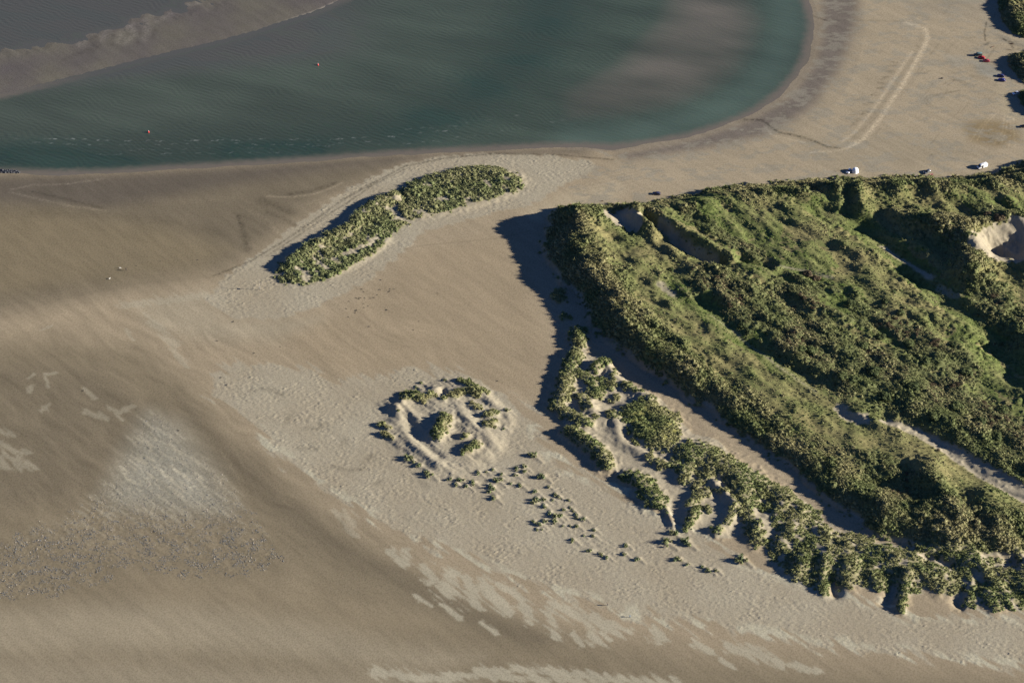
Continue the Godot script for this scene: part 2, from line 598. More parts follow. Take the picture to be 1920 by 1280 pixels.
func _ridges() -> void:
	# --- the big dune: west crest, north crest, hills, valleys, blowouts
	stroke(inland, [1092, 398, 1086, 440, 1100, 470, 1122, 510, 1150, 560, 1178, 605, 1220, 645, 1272, 688], 9.5, 4.6, 11.5)
	stroke(inland, [1285, 698, 1325, 726, 1365, 755, 1405, 788, 1450, 818, 1505, 852, 1575, 892, 1645, 930], 7.5, 2.0, 7.5)
	stroke(inland, [1080, 396, 1200, 396, 1300, 380, 1420, 368, 1550, 362, 1700, 356, 1850, 352, 1960, 330], 8.5, 2.4, 7.5)
	stroke(inland, [1222, 396, 1275, 428, 1335, 462, 1395, 488, 1455, 500], 3.0, 3.6, 10.0)
	stroke(inland, [1212, 412, 1242, 430, 1268, 455, 1300, 480, 1348, 494], 4.0, -5.0, 6.0)
	stroke(inland, [1385, 494, 1412, 500, 1442, 506], 3.4, -5.0, 6.0)
	stroke(inland, [1155, 405, 1172, 418, 1190, 432], 5.0, -4.8, 6.0)
	stroke(inland, [1190, 392, 1215, 425, 1228, 440], 2.8, 2.4, 8.0)
	stroke(inland, [1255, 548, 1330, 592, 1400, 642, 1470, 692, 1540, 737, 1600, 787, 1700, 810, 1770, 840, 1840, 885, 1930, 940], 8.0, -1.7, 4.5, true, 10.0)
	stroke(inland, [1350, 545, 1500, 640, 1620, 700, 1760, 765, 1920, 840], 17.0, 0.9, 7.0)
	stroke(inland, [1560, 405, 1640, 445, 1700, 505, 1770, 565, 1850, 622, 1930, 690], 9.0, -3.2, 3.0, true, 11.0)
	stroke(inland, [1770, 418, 1808, 428, 1824, 450, 1830, 480, 1818, 505], 8.5, 9.0, 13.0)
	stroke(inland, [1850, 420, 1900, 412, 1960, 418], 7.0, 4.0, 10.0)
	stroke(inland, [1872, 470, 1910, 470], 8.5, -6.5, 5.0)
	stroke(inland, [1965, 470, 1975, 500], 10.0, 6.0, 10.0)
	stroke(inland, [1680, 398, 1720, 415], 6.5, 5.0, 11.0)
	stroke(inland, [1655, 408, 1668, 425], 4.5, -2.6, 5.0)
	stroke(inland, [1605, 355, 1615, 395], 4.0, 2.6, 9.0)
	stroke(inland, [1590, 358, 1596, 400], 3.0, -2.4, 6.0)
	stroke(inland, [1568, 356, 1575, 390], 3.2, 1.8, 8.0)
	stroke(inland, [1715, 372, 1750, 388], 4.0, -2.6, 6.0)
	stroke(inland, [1740, 372, 1770, 385], 3.5, 2.0, 9.0)
	stroke(inland, [1775, 405, 1810, 418], 5.0, -3.0, 6.0)
	stroke(inland, [1505, 358, 1530, 362], 3.6, -2.6, 6.0)
	stroke(inland, [1945, 660, 1960, 720], 10.0, 5.0, 10.0)
	stroke(inland, [1880, 665, 1895, 705], 9.0, -3.0, 4.0)
	# lower right spurs and the bowl between them
	stroke(inland, [1640, 905, 1735, 935], 8.0, -3.6, 4.0)
	stroke(inland, [1745, 870, 1765, 940, 1800, 1010], 8.0, 3.6, 8.0)
	stroke(inland, [1850, 930, 1885, 1000], 7.0, 2.6, 7.0)
	stroke(inland, [1660, 960, 1720, 975], 7.0, 2.8, 7.0)
	stroke(inland, [1640, 790, 1720, 780, 1800, 800], 6.0, 1.5, 6.0)
	# small hollows and humps of the scrub
	var r := RandomNumberGenerator.new()
	r.seed = 77
	for i in 130:
		var px := r.randf_range(1180, 1950)
		var py := r.randf_range(370, 980)
		if py > 420 + (px - 1000) * 0.62 or (px > 1810 and py > 400 and py < 540):
			continue
		var l := r.randf_range(5, 28)
		stroke(inland, [px, py, px + l, py + l * 0.62], r.randf_range(2.0, 4.5), r.randf_range(-1.4, 1.7), 6.0)
	# bare sand in the big dune
	stroke(bare, [1140, 412, 1160, 424], 4.0, 1.2, 4.0, false)
	stroke(bare, [1165, 415, 1185, 428], 5.5, 1.2, 3.0, false)
	stroke(bare, [1238, 428, 1268, 455, 1300, 480, 1340, 492], 2.2, 0.8, 4.0, false)
	stroke(bare, [1655, 795, 1720, 812, 1775, 842, 1845, 885, 1935, 940], 1.5, 1.2, 3.5, false, 5.5)
	stroke(bare, [1575, 770, 1600, 788, 1625, 790], 2.6, 1.1, 4.0, false)
	stroke(bare, [1836, 470, 1860, 452, 1900, 440, 1960, 440], 5.0, 1.2, 5.0, false)
	stroke(bare, [1840, 490, 1880, 490, 1960, 490], 7.0, 1.2, 4.0, false)
	stroke(bare, [1870, 468, 1960, 468], 7.0, 1.2, 4.0, false)
	stroke(bare, [1655, 470, 1690, 492, 1720, 515, 1745, 530], 1.6, 1.0, 3.0, false)
	stroke(bare, [1760, 548, 1790, 565], 2.0, 0.6, 3.0, false)
	stroke(bare, [1500, 362, 1528, 364], 2.6, 1.1, 6.0, false)
	stroke(bare, [1240, 540, 1262, 556], 2.0, 0.8, 6.0, false)
	stroke(bare, [1335, 600, 1400, 648, 1470, 702, 1530, 740], 0.7, 0.45, 4.5, false)
	stroke(bare, [1448, 508, 1500, 515, 1560, 530], 0.6, 0.8, 5.0, false)
	stroke(straw, [1150, 455, 1185, 500, 1240, 570, 1320, 650, 1400, 710, 1460, 750], 8.0, 1.0, 6.5)
	stroke(straw, [1110, 430, 1150, 470], 6.0, 0.6, 8.0)
	stroke(straw, [1560, 800, 1640, 830, 1740, 870, 1830, 930], 6.0, 0.8, 6.0)
	stroke(thicket, [1345, 540, 1420, 590, 1500, 640, 1640, 705, 1780, 770, 1940, 860], 15.0, 1.0, 6.0, false, 20.0)
	stroke(thicket, [1480, 545, 1600, 590, 1700, 640, 1800, 700], 10.0, 1.0, 5.0, false)
	stroke(thicket, [1290, 400, 1340, 440, 1420, 480], 5.0, 1.0, 7.0, false)
	stroke(thicket, [1850, 560, 1900, 620, 1940, 640], 11.0, 1.0, 6.0, false)
	stroke(thicket, [1840, 395, 1900, 408, 1940, 412], 7.0, 1.0, 9.0, false)
	stroke(thicket, [1640, 870, 1700, 900, 1780, 960, 1850, 1010], 9.0, 1.0, 6.0, false)
	# short green turf
	stroke(lush, [1268, 548, 1330, 590, 1395, 640, 1460, 690], 7.0, 1.0, 4.5, true)
	stroke(lush, [1330, 560, 1400, 600, 1430, 650], 5.0, 0.6, 5.0)
	stroke(lush, [1320, 390, 1400, 420, 1480, 455, 1560, 500], 13.0, 0.5, 6.0)
	stroke(lush, [1600, 425, 1640, 450], 5.0, 1.0, 4.0)
	stroke(lush, [1240, 382, 1330, 430, 1430, 500, 1540, 560, 1660, 620, 1790, 700, 1900, 770], 15.0, 0.5, 6.0)
	stroke(lush, [1480, 600, 1560, 660, 1640, 720], 8.0, 0.3, 6.0)
	stroke(lush, [1540, 400, 1620, 440, 1690, 490, 1760, 560, 1840, 620, 1930, 690], 9.0, 1.0, 3.5)
	stroke(lush, [1480, 520, 1580, 580, 1700, 640], 9.0, 0.55, 6.0)
	stroke(lush, [1800, 640, 1860, 700, 1930, 740], 8.0, 0.7, 4.5)
	stroke(lush, [1830, 385, 1920, 400], 10.0, 0.9, 7.0)
	# --- outer dune chain
	clump([1084, 622, 1088, 642], 4.4, 2.9, 2.0, 4.2)
	clump([1047, 552, 1050, 562], 3.2, 1.8, 1.0, 3.2)
	clump([1058, 595], 2.6, 1.4, 1.0, 2.6)
	clump([1080, 664, 1072, 682, 1063, 706, 1055, 736, 1045, 762], 3.9, 3.0, 2.0, 4.2)
	clump([1116, 692, 1138, 680], 2.6, 1.6, 2.2, 2.4)
	stroke(ridge, [1118, 694, 1134, 678, 1152, 706, 1174, 723, 1192, 733, 1220, 748], 2.8, 2.3, 2.2)
	clump([1092, 702, 1112, 716, 1120, 740], 3.2, 1.8, 2.2, 3.2)
	clump([1136, 716, 1146, 724], 3.4, 1.8, 2.2, 3.2)
	clump([1090, 745, 1104, 764], 3.2, 2.2, 2.2, 3.2)
	stroke(ridge, [1105, 766, 1122, 786, 1150, 781, 1157, 802, 1166, 824, 1186, 841, 1208, 853], 3.0, 1.5, 2.2)
	clump([1146, 776, 1150, 782], 2.0, 0.6, 2.2, 2.2)
	clump([1062, 776, 1085, 786, 1100, 794], 3.2, 2.6, 2.2, 3.2)
	clump([1068, 808, 1090, 821, 1110, 836, 1130, 853, 1139, 869], 3.8, 3.5, 2.5, 3.8)
	clump([1172, 722, 1185, 730], 2.0, 0.5, 2.5, 2.4)
	clump([1158, 742, 1150, 750], 2.0, 0.9, 2.0, 1.8)
	clump([1176, 893, 1190, 900], 3.4, 2.2, 2.0, 3.4)
	clump([1206, 906, 1216, 922, 1230, 938], 5.0, 2.8, 2.2, 5.0)
	clump([1192, 775, 1215, 768, 1248, 788, 1240, 825, 1208, 806], 6.5, 2.4, 2.5, 7.5)
	stroke(veg, [1215, 785, 1235, 810], 9.0, 1.0, 3.0, false)
	clump([1290, 850, 1320, 850, 1350, 868, 1385, 890, 1412, 905], 7.0, 3.0, 2.8, 7.5)
	clump([1300, 872, 1330, 885], 5.0, 1.2, 2.5, 5.5)
	clump([1388, 915, 1402, 942], 5.0, 2.2, 2.5, 6.0)
	clump([1218, 862, 1240, 868], 2.0, 1.4, 1.5, 2.0)
	clump([1235, 876, 1262, 874], 1.8, 1.4, 1.5, 1.6)
	clump([1283, 884, 1284, 900], 3.0, 2.2, 1.8, 3.0)
	clump([1304, 910, 1318, 902], 2.6, 1.6, 1.8, 2.6)
	clump([1296, 944, 1312, 928, 1326, 926], 2.8, 2.2, 1.8, 2.8)
	clump([1304, 958, 1298, 972, 1290, 986], 2.4, 2.2, 1.8, 2.3)
	clump([1326, 957], 2.0, 1.2, 1.5, 1.8)
	clump([1346, 996], 3.0, 2.4, 1.5, 2.8)
	clump([1364, 984, 1372, 962], 2.4, 1.8, 1.5, 1.6)
	stroke(ridge, [1337, 906, 1358, 926, 1380, 948], 2.4, 2.8, 2.5)
	clump([1406, 966, 1416, 988, 1420, 1010], 4.2, 2.2, 2.0, 4.6)
	clump([1448, 918, 1462, 925], 4.5, 2.0, 2.5, 5.0)
	stroke(ridge, [1250, 955, 1262, 985], 1.6, 1.4, 1.5)
	stroke(bare, [1110, 752, 1124, 776], 1.8, 1.0, 2.0, false)
	stroke(bare, [1160, 800, 1178, 838, 1200, 850], 2.0, 1.0, 2.0, false)
	stroke(ridge, [1126, 750, 1148, 760], 3.0, -1.0, 1.5)
	stroke(ridge, [1170, 812, 1186, 830], 3.6, -1.2, 1.5)
	# --- front of the dunes at the lower right: ribs running down to the beach
	for rib in [[1548, 1056, 1543, 1082, 1546, 1108, 2.4], [1596, 1062, 1588, 1090, 4.4], [1703, 1082, 1694, 1114, 1690, 1142, 2.2], [1738, 1080, 1760, 1100, 4.2], [1850, 1114, 1868, 1138, 3.2], [1505, 1048, 1496, 1076, 3.4], [1625, 1030, 1680, 1045, 4.0], [1780, 1045, 1830, 1060, 3.4], [1640, 1085, 1650, 1096, 3.0]]:
		var w: float = rib[-1]
		clump(rib.slice(0, -1), w, 1.7, 1.5, w * 0.95)
	for pit in [[1566, 1088, 1566, 1108], [1678, 1100, 1668, 1125], [1745, 1048, 1778, 1060], [1808, 1112, 1800, 1128], [1905, 1050, 1870, 1060], [1830, 1078, 1842, 1092]]:
		stroke(ridge, pit, 3.0, -2.0, 2.0)
		stroke(bare, pit, 1.9, 1.0, 2.0, false)
	stroke(bare, [1425, 965, 1436, 985, 1448, 1000], 3.4, 1.0, 2.0, false)
	stroke(ridge, [1425, 965, 1436, 985, 1448, 1000], 4.0, -1.2, 2.0)
	# --- island dune
	stroke(ridge, [540, 492, 580, 465, 612, 445, 646, 430, 668, 412, 686, 392, 710, 375, 738, 369], 4.4, 2.9, 3.0)
	stroke(ridge, [757, 364, 800, 340, 860, 324, 920, 322, 965, 335], 5.5, 1.3, 2.0)
	stroke(ridge, [620, 516, 660, 496, 700, 472, 726, 450], 2.2, 0.9, 1.0)
	stroke(ridge, [790, 404, 830, 397, 870, 389, 920, 374, 960, 360], 3.0, 0.9, 1.0)
	stroke(veg, [600, 522, 640, 505, 680, 482, 716, 458], 1.8, 0.9, 1.0, false)
	stroke(ridge, [752, 362, 760, 376], 2.4, -1.8, 2.0)
	stroke(ridge, [735, 385, 750, 405], 3.5, -0.9, 1.5)
	stroke(bare, [742, 392, 746, 405, 752, 412], 2.4, 1.0, 1.0, false)
	stroke(bare, [648, 480, 668, 472, 690, 462, 708, 448], 2.2, 1.0, 1.0, false)
	stroke(bare, [590, 488, 600, 498, 612, 504], 1.8, 0.9, 1.0, false)
	stroke(bare, [556, 508, 580, 514, 600, 513], 1.5, 0.9, 0.8, false)
	stroke(bare, [780, 352, 815, 345], 1.8, 0.7, 2.0, false)
	stroke(bare, [792, 388, 820, 378], 1.6, 0.6, 1.5, false)
	# --- ring dune
	stroke(ridge, [730, 760, 742, 772, 748, 788], 3.2, 0.9, 1.2)
	stroke(ridge, [756, 806, 764, 820, 780, 838], 3.0, 0.55, 1.2)
	stroke(ridge, [790, 848, 822, 874], 2.8, 0.7, 1.0)
	stroke(ridge, [755, 758, 768, 775, 784, 792], 1.7, 0.7, 1.0)
	stroke(ridge, [742, 766, 766, 746, 800, 740, 816, 735], 2.8, 1.4, 1.2)
	stroke(ridge, [763, 790, 790, 830, 820, 858], 3.0, -0.9, 0.5)
	clump([760, 752, 785, 746], 2.0, 0.7, 1.2, 1.7)
	clump([790, 753, 811, 745], 2.0, 0.8, 1.2, 2.0)
	clump([757, 740, 776, 738], 1.6, 0.5, 1.0, 1.4)
	clump([863, 715, 886, 726, 911, 738], 1.9, 1.2, 1.0, 1.8)
	clump([850, 745, 870, 734, 892, 740], 2.6, 1.1, 1.0, 2.4)
	clump([886, 760, 897, 768], 1.8, 0.9, 1.0, 1.5)
	clump([832, 750], 1.7, 0.9, 1.0, 1.4)
	stroke(ridge, [831, 735, 835, 745], 1.6, -1.6, 0.5)
	stroke(ridge, [817, 757, 850, 775, 880, 798, 906, 815, 932, 842], 3.4, 0.7, 1.0)
	stroke(ridge, [845, 750, 866, 775, 884, 795], 2.8, 0.6, 1.0)
	clump([820, 815, 829, 798, 836, 786], 3.3, 3.6, 2.5, 3.2)
	clump([872, 820], 1.9, 2.2, 1.5, 1.7)
	clump([876, 848, 892, 836], 2.4, 2.3, 1.5, 2.0)
	clump([913, 781, 926, 776], 2.0, 1.8, 1.2, 1.9)
	clump([912, 799, 924, 796], 2.0, 1.8, 1.2, 2.0)
	stroke(ridge, [895, 730, 918, 752, 951, 778, 957, 795], 2.2, 0.7, 0.8)
	clump([716, 797, 728, 806], 1.7, 1.2, 0.8, 1.5)
	clump([722, 815, 734, 822], 1.7, 1.2, 0.8, 1.5)
	for q in tuft_list():
		var w: float = q[2]
		stroke(ridge, [q[0], q[1]], w * 0.9, 0.35 + 0.25 * w, 0.4)
		stroke(ridge, [q[0] + 4, q[1] + 2, q[0] + 6.0 + 8.0 * w, q[1] + 5.0 + 6.0 * w], w * 0.8, 0.14 + 0.12 * w, 0.2, true, w * 0.4)


func tuft_list() -> Array:
	return [[998, 854, 1.7], [982, 876, 1.2], [969, 878, 1.2], [982, 884, 1.0], [966, 891, 1.0], [1016, 893, 1.7], [924, 881, 0.9], [912, 885, 0.8], [940, 890, 1.0], [932, 902, 1.4], [941, 898, 1.0],
	[921, 914, 1.5], [919, 922, 1.2], [926, 934, 1.4], [958, 907, 0.8], [975, 910, 1.1], [1029, 914, 0.9], [1003, 922, 1.1], [1041, 927, 1.0], [1048, 932, 0.8], [1007, 936, 1.3], [1019, 936, 1.0],
	[1001, 943, 1.2], [1020, 949, 1.0], [1037, 938, 0.7], [1067, 938, 0.8], [1069, 952, 0.7], [1057, 956, 0.9], [1074, 958, 0.7], [1031, 962, 1.0], [1080, 965, 0.9], [1042, 968, 1.5], [1052, 967, 1.0],
	[1039, 977, 1.2], [1020, 977, 1.1], [1012, 983, 1.2], [1001, 978, 0.9], [1082, 971, 0.8], [1095, 972, 1.0], [1082, 987, 1.0], [1069, 986, 0.6], [1056, 986, 0.6], [1114, 994, 0.9], [1112, 1005, 0.9],
	[1095, 1005, 0.6], [1074, 1013, 1.0], [1016, 993, 0.7], [1007, 993, 0.7], [1106, 1033, 1.0], [1125, 1039, 1.0], [1138, 1044, 0.9], [1174, 1022, 1.0], [1170, 1039, 1.0], [1196, 1048, 1.1],
	[1249, 1016, 2.0], [1260, 999, 1.9], [1285, 1016, 2.0], [1272, 1048, 1.3], [1290, 1058, 0.8], [1317, 1063, 0.9], [1328, 1069, 1.2], [1343, 1070, 1.0], [1390, 1048, 2.0],
	[896, 886, 1.0], [844, 899, 1.2], [863, 901, 1.3], [887, 905, 1.3], [855, 908, 1.0], [875, 912, 1.0], [765, 861, 2.0], [775, 866, 1.0], [785, 873, 1.3], [802, 888, 1.8], [930, 801, 0.9], [945, 804, 0.9],
	[790, 718, 0.9], [833, 713, 0.9], [780, 726, 0.8], [746, 770, 0.9], [951, 770, 1.2]]


# wrack lines, tracks, bright edges: lighter and darker lines in the sand
func _marks() -> void:
	stroke(tint, [1150, 300, 1040, 290, 930, 288, 840, 296, 760, 312, 690, 350, 640, 378, 590, 415, 520, 462, 470, 492, 400, 520], 0.8, -0.40, 0.0)
	stroke(tint, [760, 318, 700, 348, 655, 380, 610, 408, 550, 450, 500, 482], 0.7, -0.36, 0.0)
	stroke(tint, [540, 366, 575, 362, 610, 352, 628, 345], 1.6, -0.28, 0.0)
	stroke(tint, [500, 370, 545, 372, 590, 366, 622, 354, 640, 345], 0.8, 0.40, 0.0)
	stroke(tint, [446, 408, 452, 425, 458, 445, 464, 470], 1.2, -0.30, 0.0, true, 2.2)
	stroke(tint, [440, 402, 475, 415, 500, 432], 1.0, -0.14, 0.0)
	stroke(tint, [452, 420, 490, 442], 1.4, -0.12, 0.0)
	stroke(tint, [490, 378, 520, 390, 545, 402], 2.4, -0.24, 0.0)
	stroke(tint, [500, 400, 530, 412, 552, 424], 1.8, -0.22, 0.0)
	stroke(tint, [470, 396, 510, 420, 520, 440], 1.2, 0.18, 0.0)
	stroke(tint, [560, 385, 600, 380, 630, 368], 3.0, 0.12, 0.0)
	stroke(tint, [60, 400, 200, 405, 330, 420, 420, 440], 4.0, -0.12, 0.0)
	stroke(tint, [220, 372, 340, 380, 440, 372], 3.0, 0.10, 0.0)
	stroke(tint, [20, 356, 60, 348, 130, 345, 190, 336], 0.9, 0.34, 0.0)
	stroke(tint, [20, 362, 70, 374, 130, 388, 200, 398], 1.0, 0.30, 0.0)
	stroke(tint, [60, 360, 120, 374, 190, 392], 1.2, -0.24, 0.0)
	stroke(tint, [0, 600, 120, 560, 250, 535, 400, 520], 1.5, -0.06, 0.0)
	stroke(tint, [0, 640, 120, 590, 240, 560], 2.5, 0.05, 0.0)
	# footprint line over the channel floor
	stroke(tint, [750, 470, 800, 462, 860, 456, 940, 448, 990, 436], 0.5, -0.14, 0.0)
	# stream across the right-hand beach
	stroke(tint, [1398, 224, 1430, 226, 1446, 240, 1462, 250, 1500, 258, 1530, 268, 1552, 278, 1575, 280], 1.3, -0.45, 0.0, true, 0.9)
	stroke(tint, [1500, 20, 1525, 30, 1548, 38], 1.2, -0.4, 0.0, true, 0.6)
	stroke(tint, [1548, 38, 1600, 40, 1700, 42], 1.0, -0.16, 0.0)
	stroke(tint, [1432, 236, 1448, 254, 1475, 262, 1510, 270], 0.7, 0.20, 0.0)
	stroke(tint, [1592, 278, 1620, 262, 1650, 225, 1690, 165, 1725, 105, 1740, 75, 1735, 55, 1700, 45], 1.5, 0.42, 0.0)
	stroke(tint, [1580, 268, 1605, 248, 1640, 205, 1680, 145, 1710, 100], 1.1, 0.30, 0.0)
	stroke(tint, [1600, 262, 1640, 215, 1685, 155, 1722, 95, 1728, 70], 2.2, -0.12, 0.0)
	stroke(tint, [1520, 288, 1560, 286, 1590, 280], 0.9, 0.25, 0.0)
	# tyre tracks
	for k in 2:
		var d := k * 6.0
		stroke(tint, [1770 + d, 160 + d * 0.5, 1784 + d, 152, 1800, 152 + d * 0.4, 1818 - d, 160 + d * 0.4], 0.5, -0.20)
		stroke(tint, [1740 + d, 200, 1732 + d, 190, 1740 + d, 182 + d * 0.3, 1770, 176 + d * 0.4, 1800, 172], 0.45, -0.22)
		stroke(tint, [1620 + d, 245, 1660 + d, 205, 1700 + d, 165, 1725 + d, 130], 0.5, -0.14)
		stroke(tint, [1820 + d * 2, 268, 1838 + d, 240, 1862 + d, 215], 0.5, 0.22)
		stroke(tint, [1865 + d * 2, 272, 1880 + d, 250, 1884 + d, 220], 0.5, 0.22)
		stroke(tint, [1892 + d * 2, 276, 1896 + d, 250, 1894 + d, 222], 0.5, 0.20)
	for k in 9:
		var y := 296.0 + k * 4.0
		stroke(tint, [1090, y + 46, 1200, y + 22 - k, 1330, y + 10 - k * 2, 1500, y + 4 - k * 2.5, 1700, y - 6 - k * 3, 1900, y - 20 - k * 3], 0.5, -0.05 if k % 2 else 0.05)
	for k in 12:
		stroke(tint, [1000 - k * 16, 420 + k * 20, 960 - k * 16, 470 + k * 20], 0.6, -0.05 if k % 2 else 0.04)
	# streaks at the bottom edge
	for k in 26:
		var px := 120.0 + k * 14.0 + rng.randf_range(-8, 8)
		var py := 860.0 + rng.randf_range(0, 60) - k * 2.0
		if k < 18:
			stroke(tint, [px + 80, py, px + 105, py + 45], 0.6, 0.16)
	for q in [[733, 1038, 753, 1060, 2.4], [757, 1036, 765, 1060, 2.0], [797, 1064, 811, 1088, 2.6], [846, 1078, 838, 1116, 4.2], [874, 1086, 884, 1110, 896, 1142, 2.8], [900, 1092, 925, 1120, 948, 1146, 3.2], [940, 1100, 965, 1112, 2.4], [963, 1108, 985, 1140, 995, 1170, 2.2], [1026, 1145, 1034, 1168, 1043, 1194, 2.2], [1040, 1138, 1070, 1146, 1100, 1166, 3.4], [1101, 1170, 1118, 1206, 2.8], [1112, 1158, 1136, 1180, 2.4], [1141, 1172, 1158, 1190, 2.6], [1128, 1188, 1142, 1202, 1.4], [1074, 1190, 1091, 1212, 1.2], [642, 962, 667, 1004, 1.8], [628, 960, 660, 1008, 1.2], [1160, 1180, 1182, 1186, 1.5], [1225, 1186, 1238, 1200, 2.4], [1305, 1210, 1330, 1224, 2.2], [1369, 1218, 1400, 1224, 1440, 1236, 1462, 1246, 3.2], [1352, 1240, 1372, 1252, 1.6], [1480, 1248, 1530, 1262, 2.0], [780, 1122, 810, 1138, 1.4], [830, 1136, 866, 1158, 1.6], [900, 1170, 930, 1190, 1.2],
		[160, 776, 180, 782, 200, 787, 1.7], [204, 768, 222, 776, 250, 763, 1.6], [215, 778, 228, 790, 1.0], [156, 730, 176, 750, 1.0], [84, 704, 90, 728, 0.8], [82, 704, 102, 702, 1.0], [52, 738, 60, 726, 1.4], [50, 714, 64, 704, 0.9], [80, 770, 92, 760, 1.6], [0, 808, 22, 820, 1.6], [0, 832, 24, 848, 1.8], [28, 846, 50, 852, 1.5], [4, 858, 8, 876, 2.4], [30, 864, 38, 878, 2.2], [48, 872, 64, 882, 1.6], [235, 620, 250, 640, 0.8], [270, 590, 300, 612, 1.0], [285, 605, 330, 650, 2.0], [310, 640, 350, 690, 1.6], [75, 622, 97, 613, 0.8], [230, 575, 300, 566, 2.6], [300, 568, 380, 556, 2.6],
		[700, 1262, 780, 1276, 870, 1270, 960, 1257, 1060, 1266, 1150, 1276, 1260, 1284, 2.6], [930, 1272, 1020, 1276, 1120, 1282, 2.4]]:
		stroke(pale, q.slice(0, -1), q[-1] * 1.25, 1.0, 0.0, true, -1.0, false)
	for k in 120:
		var px := rng.randf_range(-20, 620)
		var py := rng.randf_range(620, 1000)
		var l := rng.randf_range(8, 34)
		stroke(tint, [px, py, px + l, py + l * 0.72], rng.randf_range(0.4, 0.9), rng.randf_range(-0.06, 0.13))
	# marks of tyres, weed and drainage on the right-hand beach
	for k in 110:
		var px := rng.randf_range(1560, 1900)
		var py := rng.randf_range(20, 330)
		var l := rng.randf_range(5, 24)
		var dr := rng.randf_range(-0.35, 0.25) if k % 3 else -1.3
		var bend := rng.randf_range(-3, 3)
		if px - 0.55 * (300 - py) < 1530:
			continue
		stroke(tint, [px, py, px + l * 0.5, py + l * 0.5 * dr + bend, px + l, py + l * dr], rng.randf_range(0.35, 0.8), rng.randf_range(-0.22, 0.08))
	for k in 16:
		var px := 1700.0 - k * 5.5 + rng.randf_range(-4, 4)
		var py := 120.0 + k * 8.0 + rng.randf_range(-4, 4)
		stroke(tint, [px - 24, py, px - 14, py + rng.randf_range(-6, 2)], rng.randf_range(0.5, 1.1), -0.26)
	for k in 14:
		var px := rng.randf_range(1760, 1850)
		var py := rng.randf_range(100, 150)
		stroke(tint, [px, py, px + rng.randf_range(8, 26), py + rng.randf_range(-4, 8)], rng.randf_range(0.6, 1.4), rng.randf_range(-0.16, -0.06))
	for q in [[1882, 76, 1890, 80, 1900, 84, 0.9], [1896, 86, 1900, 92, 0.8], [1888, 95, 1898, 96, 1912, 94, 0.6], [1848, 86, 1854, 82, 0.9], [1846, 60, 1848, 78, 0.5], [1850, 44, 1847, 60, 0.5]]:
		stroke(tint, q.slice(0, -1), q[-1], -0.5, 0.0)
	for q in [[1876, 72, 1905, 84, 1925, 92, 3.0]]:
		stroke(tint, q.slice(0, -1), q[-1], -0.14, 0.0)
	# lobes at the head of the sand bar
	for q in [[190, 76, 200, 58, 206, 46], [218, 78, 228, 60, 238, 48], [236, 80, 252, 66, 246, 48], [268, 74, 278, 54, 272, 38], [148, 84, 158, 72, 166, 64], [296, 40, 320, 26], [330, 12, 370, 6], [284, 28, 300, 20]]:
		stroke(tint, q, 2.6, 0.30, 0.0)
	for q in [[170, 100, 185, 84, 178, 70], [210, 84, 214, 66], [258, 82, 262, 62], [286, 72, 290, 56], [120, 112, 150, 100, 168, 92]]:
		stroke(tint, q, 1.8, -0.16, 0.0)
	# dark damp rings in the dry sand
	for q in [[470, 735, 500, 731, 530, 742], [545, 780, 535, 795], [575, 805, 595, 808, 605, 798], [640, 835, 650, 825], [560, 842, 590, 844], [620, 876, 650, 884, 680, 882], [680, 870, 700, 855], [790, 905, 800, 915], [700, 910, 715, 905]]:
		stroke(tint, q, 1.5, -0.24, 0.0)


